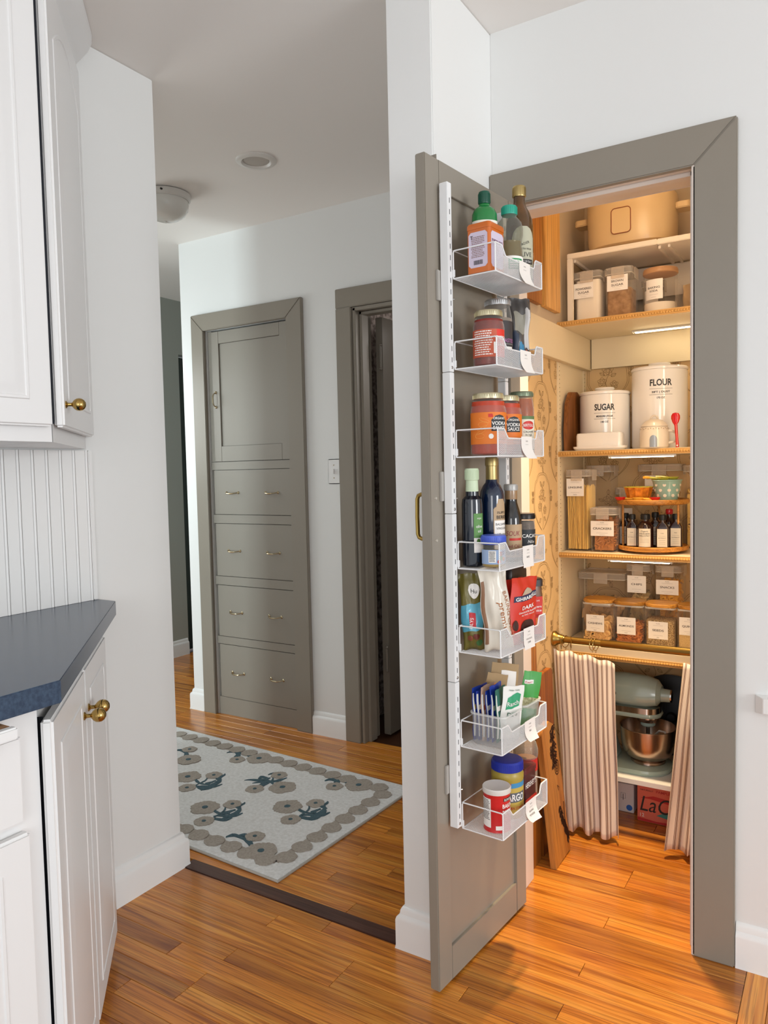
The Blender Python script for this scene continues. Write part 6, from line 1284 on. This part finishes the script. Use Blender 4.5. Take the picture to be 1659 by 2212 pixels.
# ---- black cookware behind and right of the mixer
t = thing('stock_pot', 'black pot with looped handle standing right of the mixer', 'pot', (-0.405, 2.76, 0.1885))
BLK = mat('black_plastic', '#121213', 0.4, bump=(150, 0.2, 0.001))
obj('pot', MB().lathe([(0.050, 0), (0.056, 0.004), (0.060, 0.22), (0.058, 0.225), (0.03, 0.226)], 36), BLK, t); obj('lid', MB().lathe([(0.061, 0.226), (0.061, 0.236), (0.04, 0.25), (0.014, 0.254)], 36), BLK, t)
obj('handle', MB().tube([(-0.058, 0, 0.06), (-0.080, 0, 0.09), (-0.086, 0, 0.18), (-0.082, 0, 0.255), (-0.066, 0, 0.290), (-0.03, 0, 0.300), (0.0, 0, 0.295), (0.012, 0, 0.26)], 0.010, 10), BLK, t)
t = thing('frying_pan', 'black pan lid standing on edge behind the mixer head', 'pan lid', (-0.545, 2.865, 0.1885))
obj('disc', MB().lathe([(0.150, 0), (0.152, 0.004), (0.12, 0.014), (0.02, 0.022)], 48, M=Matrix.Translation((0, 0.026, 0.152)) @ Matrix.Rotation(R(90), 4, 'X')), BLK, t); obj('grip', MB().lathe([(0.012, 0), (0.018, 0.012), (0.014, 0.02)], 20, M=Matrix.Translation((0, 0.006, 0.152)) @ Matrix.Rotation(R(90), 4, 'X')), BLK, t)
# ---- boxes on the floor
t = thing('carton', 'plain white carton with a blue round sticker under the low shelf', 'box', (-0.695, 2.745, 0.0005))
obj('box', MB().box(-0.045, 0.042, 0, 0.14, 0, 0.105), mat('white_card', '#DAD6D6', 0.6), t, bevel=0.0015)
obj('sticker', MB().face([(0.026+0.011*math.cos(2*PI*i/20), -0.0006, 0.018+0.011*math.sin(2*PI*i/20)) for i in range(20)]), mat('sticker_blue', '#2E6AC0', 0.5), t); mb = MB(); mb.tube([(-0.004, -0.0006, 0.05), (0.012, -0.0006, 0.05), (0.012, -0.0006, 0.07), (-0.004, -0.0006, 0.07)], 0.0006, 4, True); mb.tube([(0.004, -0.0006, 0.044), (0.004, -0.0006, 0.066)], 0.0012, 4); obj('printed_icon', mb, mat('grey_print', '#6A6A70', 0.6), t)
t = thing('drink_carton', 'coral sparkling water carton with black script on the pantry floor', 'box', (-0.505, 2.70, 0.0005))
CRL = mat('coral_card', '#DE6E58', 0.5)
obj('box', MB().box(-0.125, 0.125, 0, 0.17, 0, 0.130), CRL, t, bevel=0.0015)
fb = flat(0.0006); f1 = flat(0.0010)
obj('red_brush', MB().face([fb(x, z) for x, z in ((-0.115, 0.085), (-0.07, 0.098), (0.0, 0.092), (0.06, 0.104), (0.06, 0.09), (-0.02, 0.078), (-0.08, 0.086))]), mat('brush_red', '#C02A2A', 0.5), t)
obj('teal_brush', MB().face([fb(x, z) for x, z in ((-0.06, 0.030), (-0.03, 0.046), (0.05, 0.048), (0.10, 0.036), (0.05, 0.034), (-0.02, 0.024))]), mat('brush_teal', '#3E8E86', 0.5), t)
obj('red_foot', MB().face([fb(x, z) for x, z in ((-0.124, 0.002), (0.12, 0.002), (0.12, 0.008), (0.0, 0.012), (-0.06, 0.008), (-0.124, 0.014))]), mat('brush_red', '#C02A2A', 0.5), t)
lettering([('LaCroix', 0.078, -0.008, 0.040, {'sh': 0.25, 'fit': 0.215}), ('NATURALLY', 0.008, -0.092, 0.113)], f1, t); lettering([('PAMPLEMOUSSE', 0.013, -0.010, 0.112, {'fit': 0.10, 'b': 0.012})], f1, t, mat('brush_red', '#C02A2A', 0.5)); lettering([('12', 0.018, -0.108, 0.018)], f1, t, WHITEP)
# ---- boards leaning on the left wall
def lean(name, label, y0, y1, h, th, xf, m, shape=None, cat='cutting board', xt=WL+0.006):
    """foot at x=xf, leaning back to the left wall"""
    t = thing(name, label, cat, (xf, (y0+y1)/2, 0.0005)); a = math.asin(min(0.9, (xf-th-xt)/h)); t.rotation_euler = (0, -a, 0); w_ = y1-y0
    poly = shape or [(-w_/2, 0), (w_/2, 0), (w_/2, h-0.01), (w_/2-0.01, h), (-w_/2+0.01, h), (-w_/2, h-0.01)]
    t.location.z = 0.0005
    obj('board', MB().loft([[(x, y_, z) for y_, z in poly] for x in (-th, 0.0)]), m, t, bevel=0.0015); return t, w_
lean('cutting_board', 'tall narrow honey-wood board leaning on the pantry wall', 2.190, 2.275, 0.722, 0.018, -0.834, wood('honey_lean', '#D08A3A', '#BE762C', '#A4621F', 'Z', 0.4))
lean('cutting_board', 'broad amber cutting board leaning beside the curtain', 2.290, 2.425, 0.595, 0.018, -0.832, wood('amber_lean', '#B86A20', '#A05818', '#844610', 'Z', 0.4), [(-0.0675, 0), (0.0675, 0), (0.0675, 0.585), (0.055, 0.595), (-0.0675, 0.595)])
t, w_ = lean('carved_board', 'carved wooden plank with burnt scrollwork leaning at the pantry doorway', 2.232, 2.378, 0.450, 0.020, -0.770, wood('carved_wood', '#E0A456', '#D2924A', '#B87632', 'Z', 0.45), [(-0.073, 0), (0.073, 0.004), (0.070, 0.12), (0.068, 0.25), (0.060, 0.36), (0.045, 0.428), (0.005, 0.450), (-0.062, 0.436), (-0.070, 0.425)], xt=-0.838)
BURN = mat('scorched_line', '#3A1E0E', 0.8); mb = MB(); rd = random.Random(12)
def bl(pts, wd): ribbon(mb, pts, lambda a, z: (0.0006, a, z), wd)
for k in range(70):
    u = rd.random(); y_ = 0.005+0.050*rd.random()*(1-0.2*u); z = 0.30+0.125*u
    q = 0.005+0.006*rd.random(); bl([(y_-0.02*(1-u)+q*math.cos(a), z+q*0.7*math.sin(a)) for a in [i*0.9 for i in range(6)]], 0.0016+0.0020*rd.random())
for q in (0.006, 0.013, 0.021): bl([(0.030+q*math.cos(a), 0.292+q*1.1*math.sin(a)) for a in [i*0.35 for i in range(19)]], 0.0018)
for k in range(60):
    u = rd.random(); y_ = 0.010+0.055*u; z = 0.03+0.12*(1-u)+0.03*rd.random(); q = 0.004+0.006*rd.random(); bl([(y_+q*math.cos(a), z+q*math.sin(a)) for a in [i*0.8 for i in range(6)]], 0.0018+0.0022*rd.random())
bl([(0.015, 0.238), (0.030, 0.225), (0.022, 0.218), (0.015, 0.236)], 0.0012); bl([(0.055, 0.17), (0.050, 0.12), (0.055, 0.08), (0.060, 0.03)], 0.003)
obj('burnt_scrollwork', mb, BURN, t, smooth=0, merge=False)
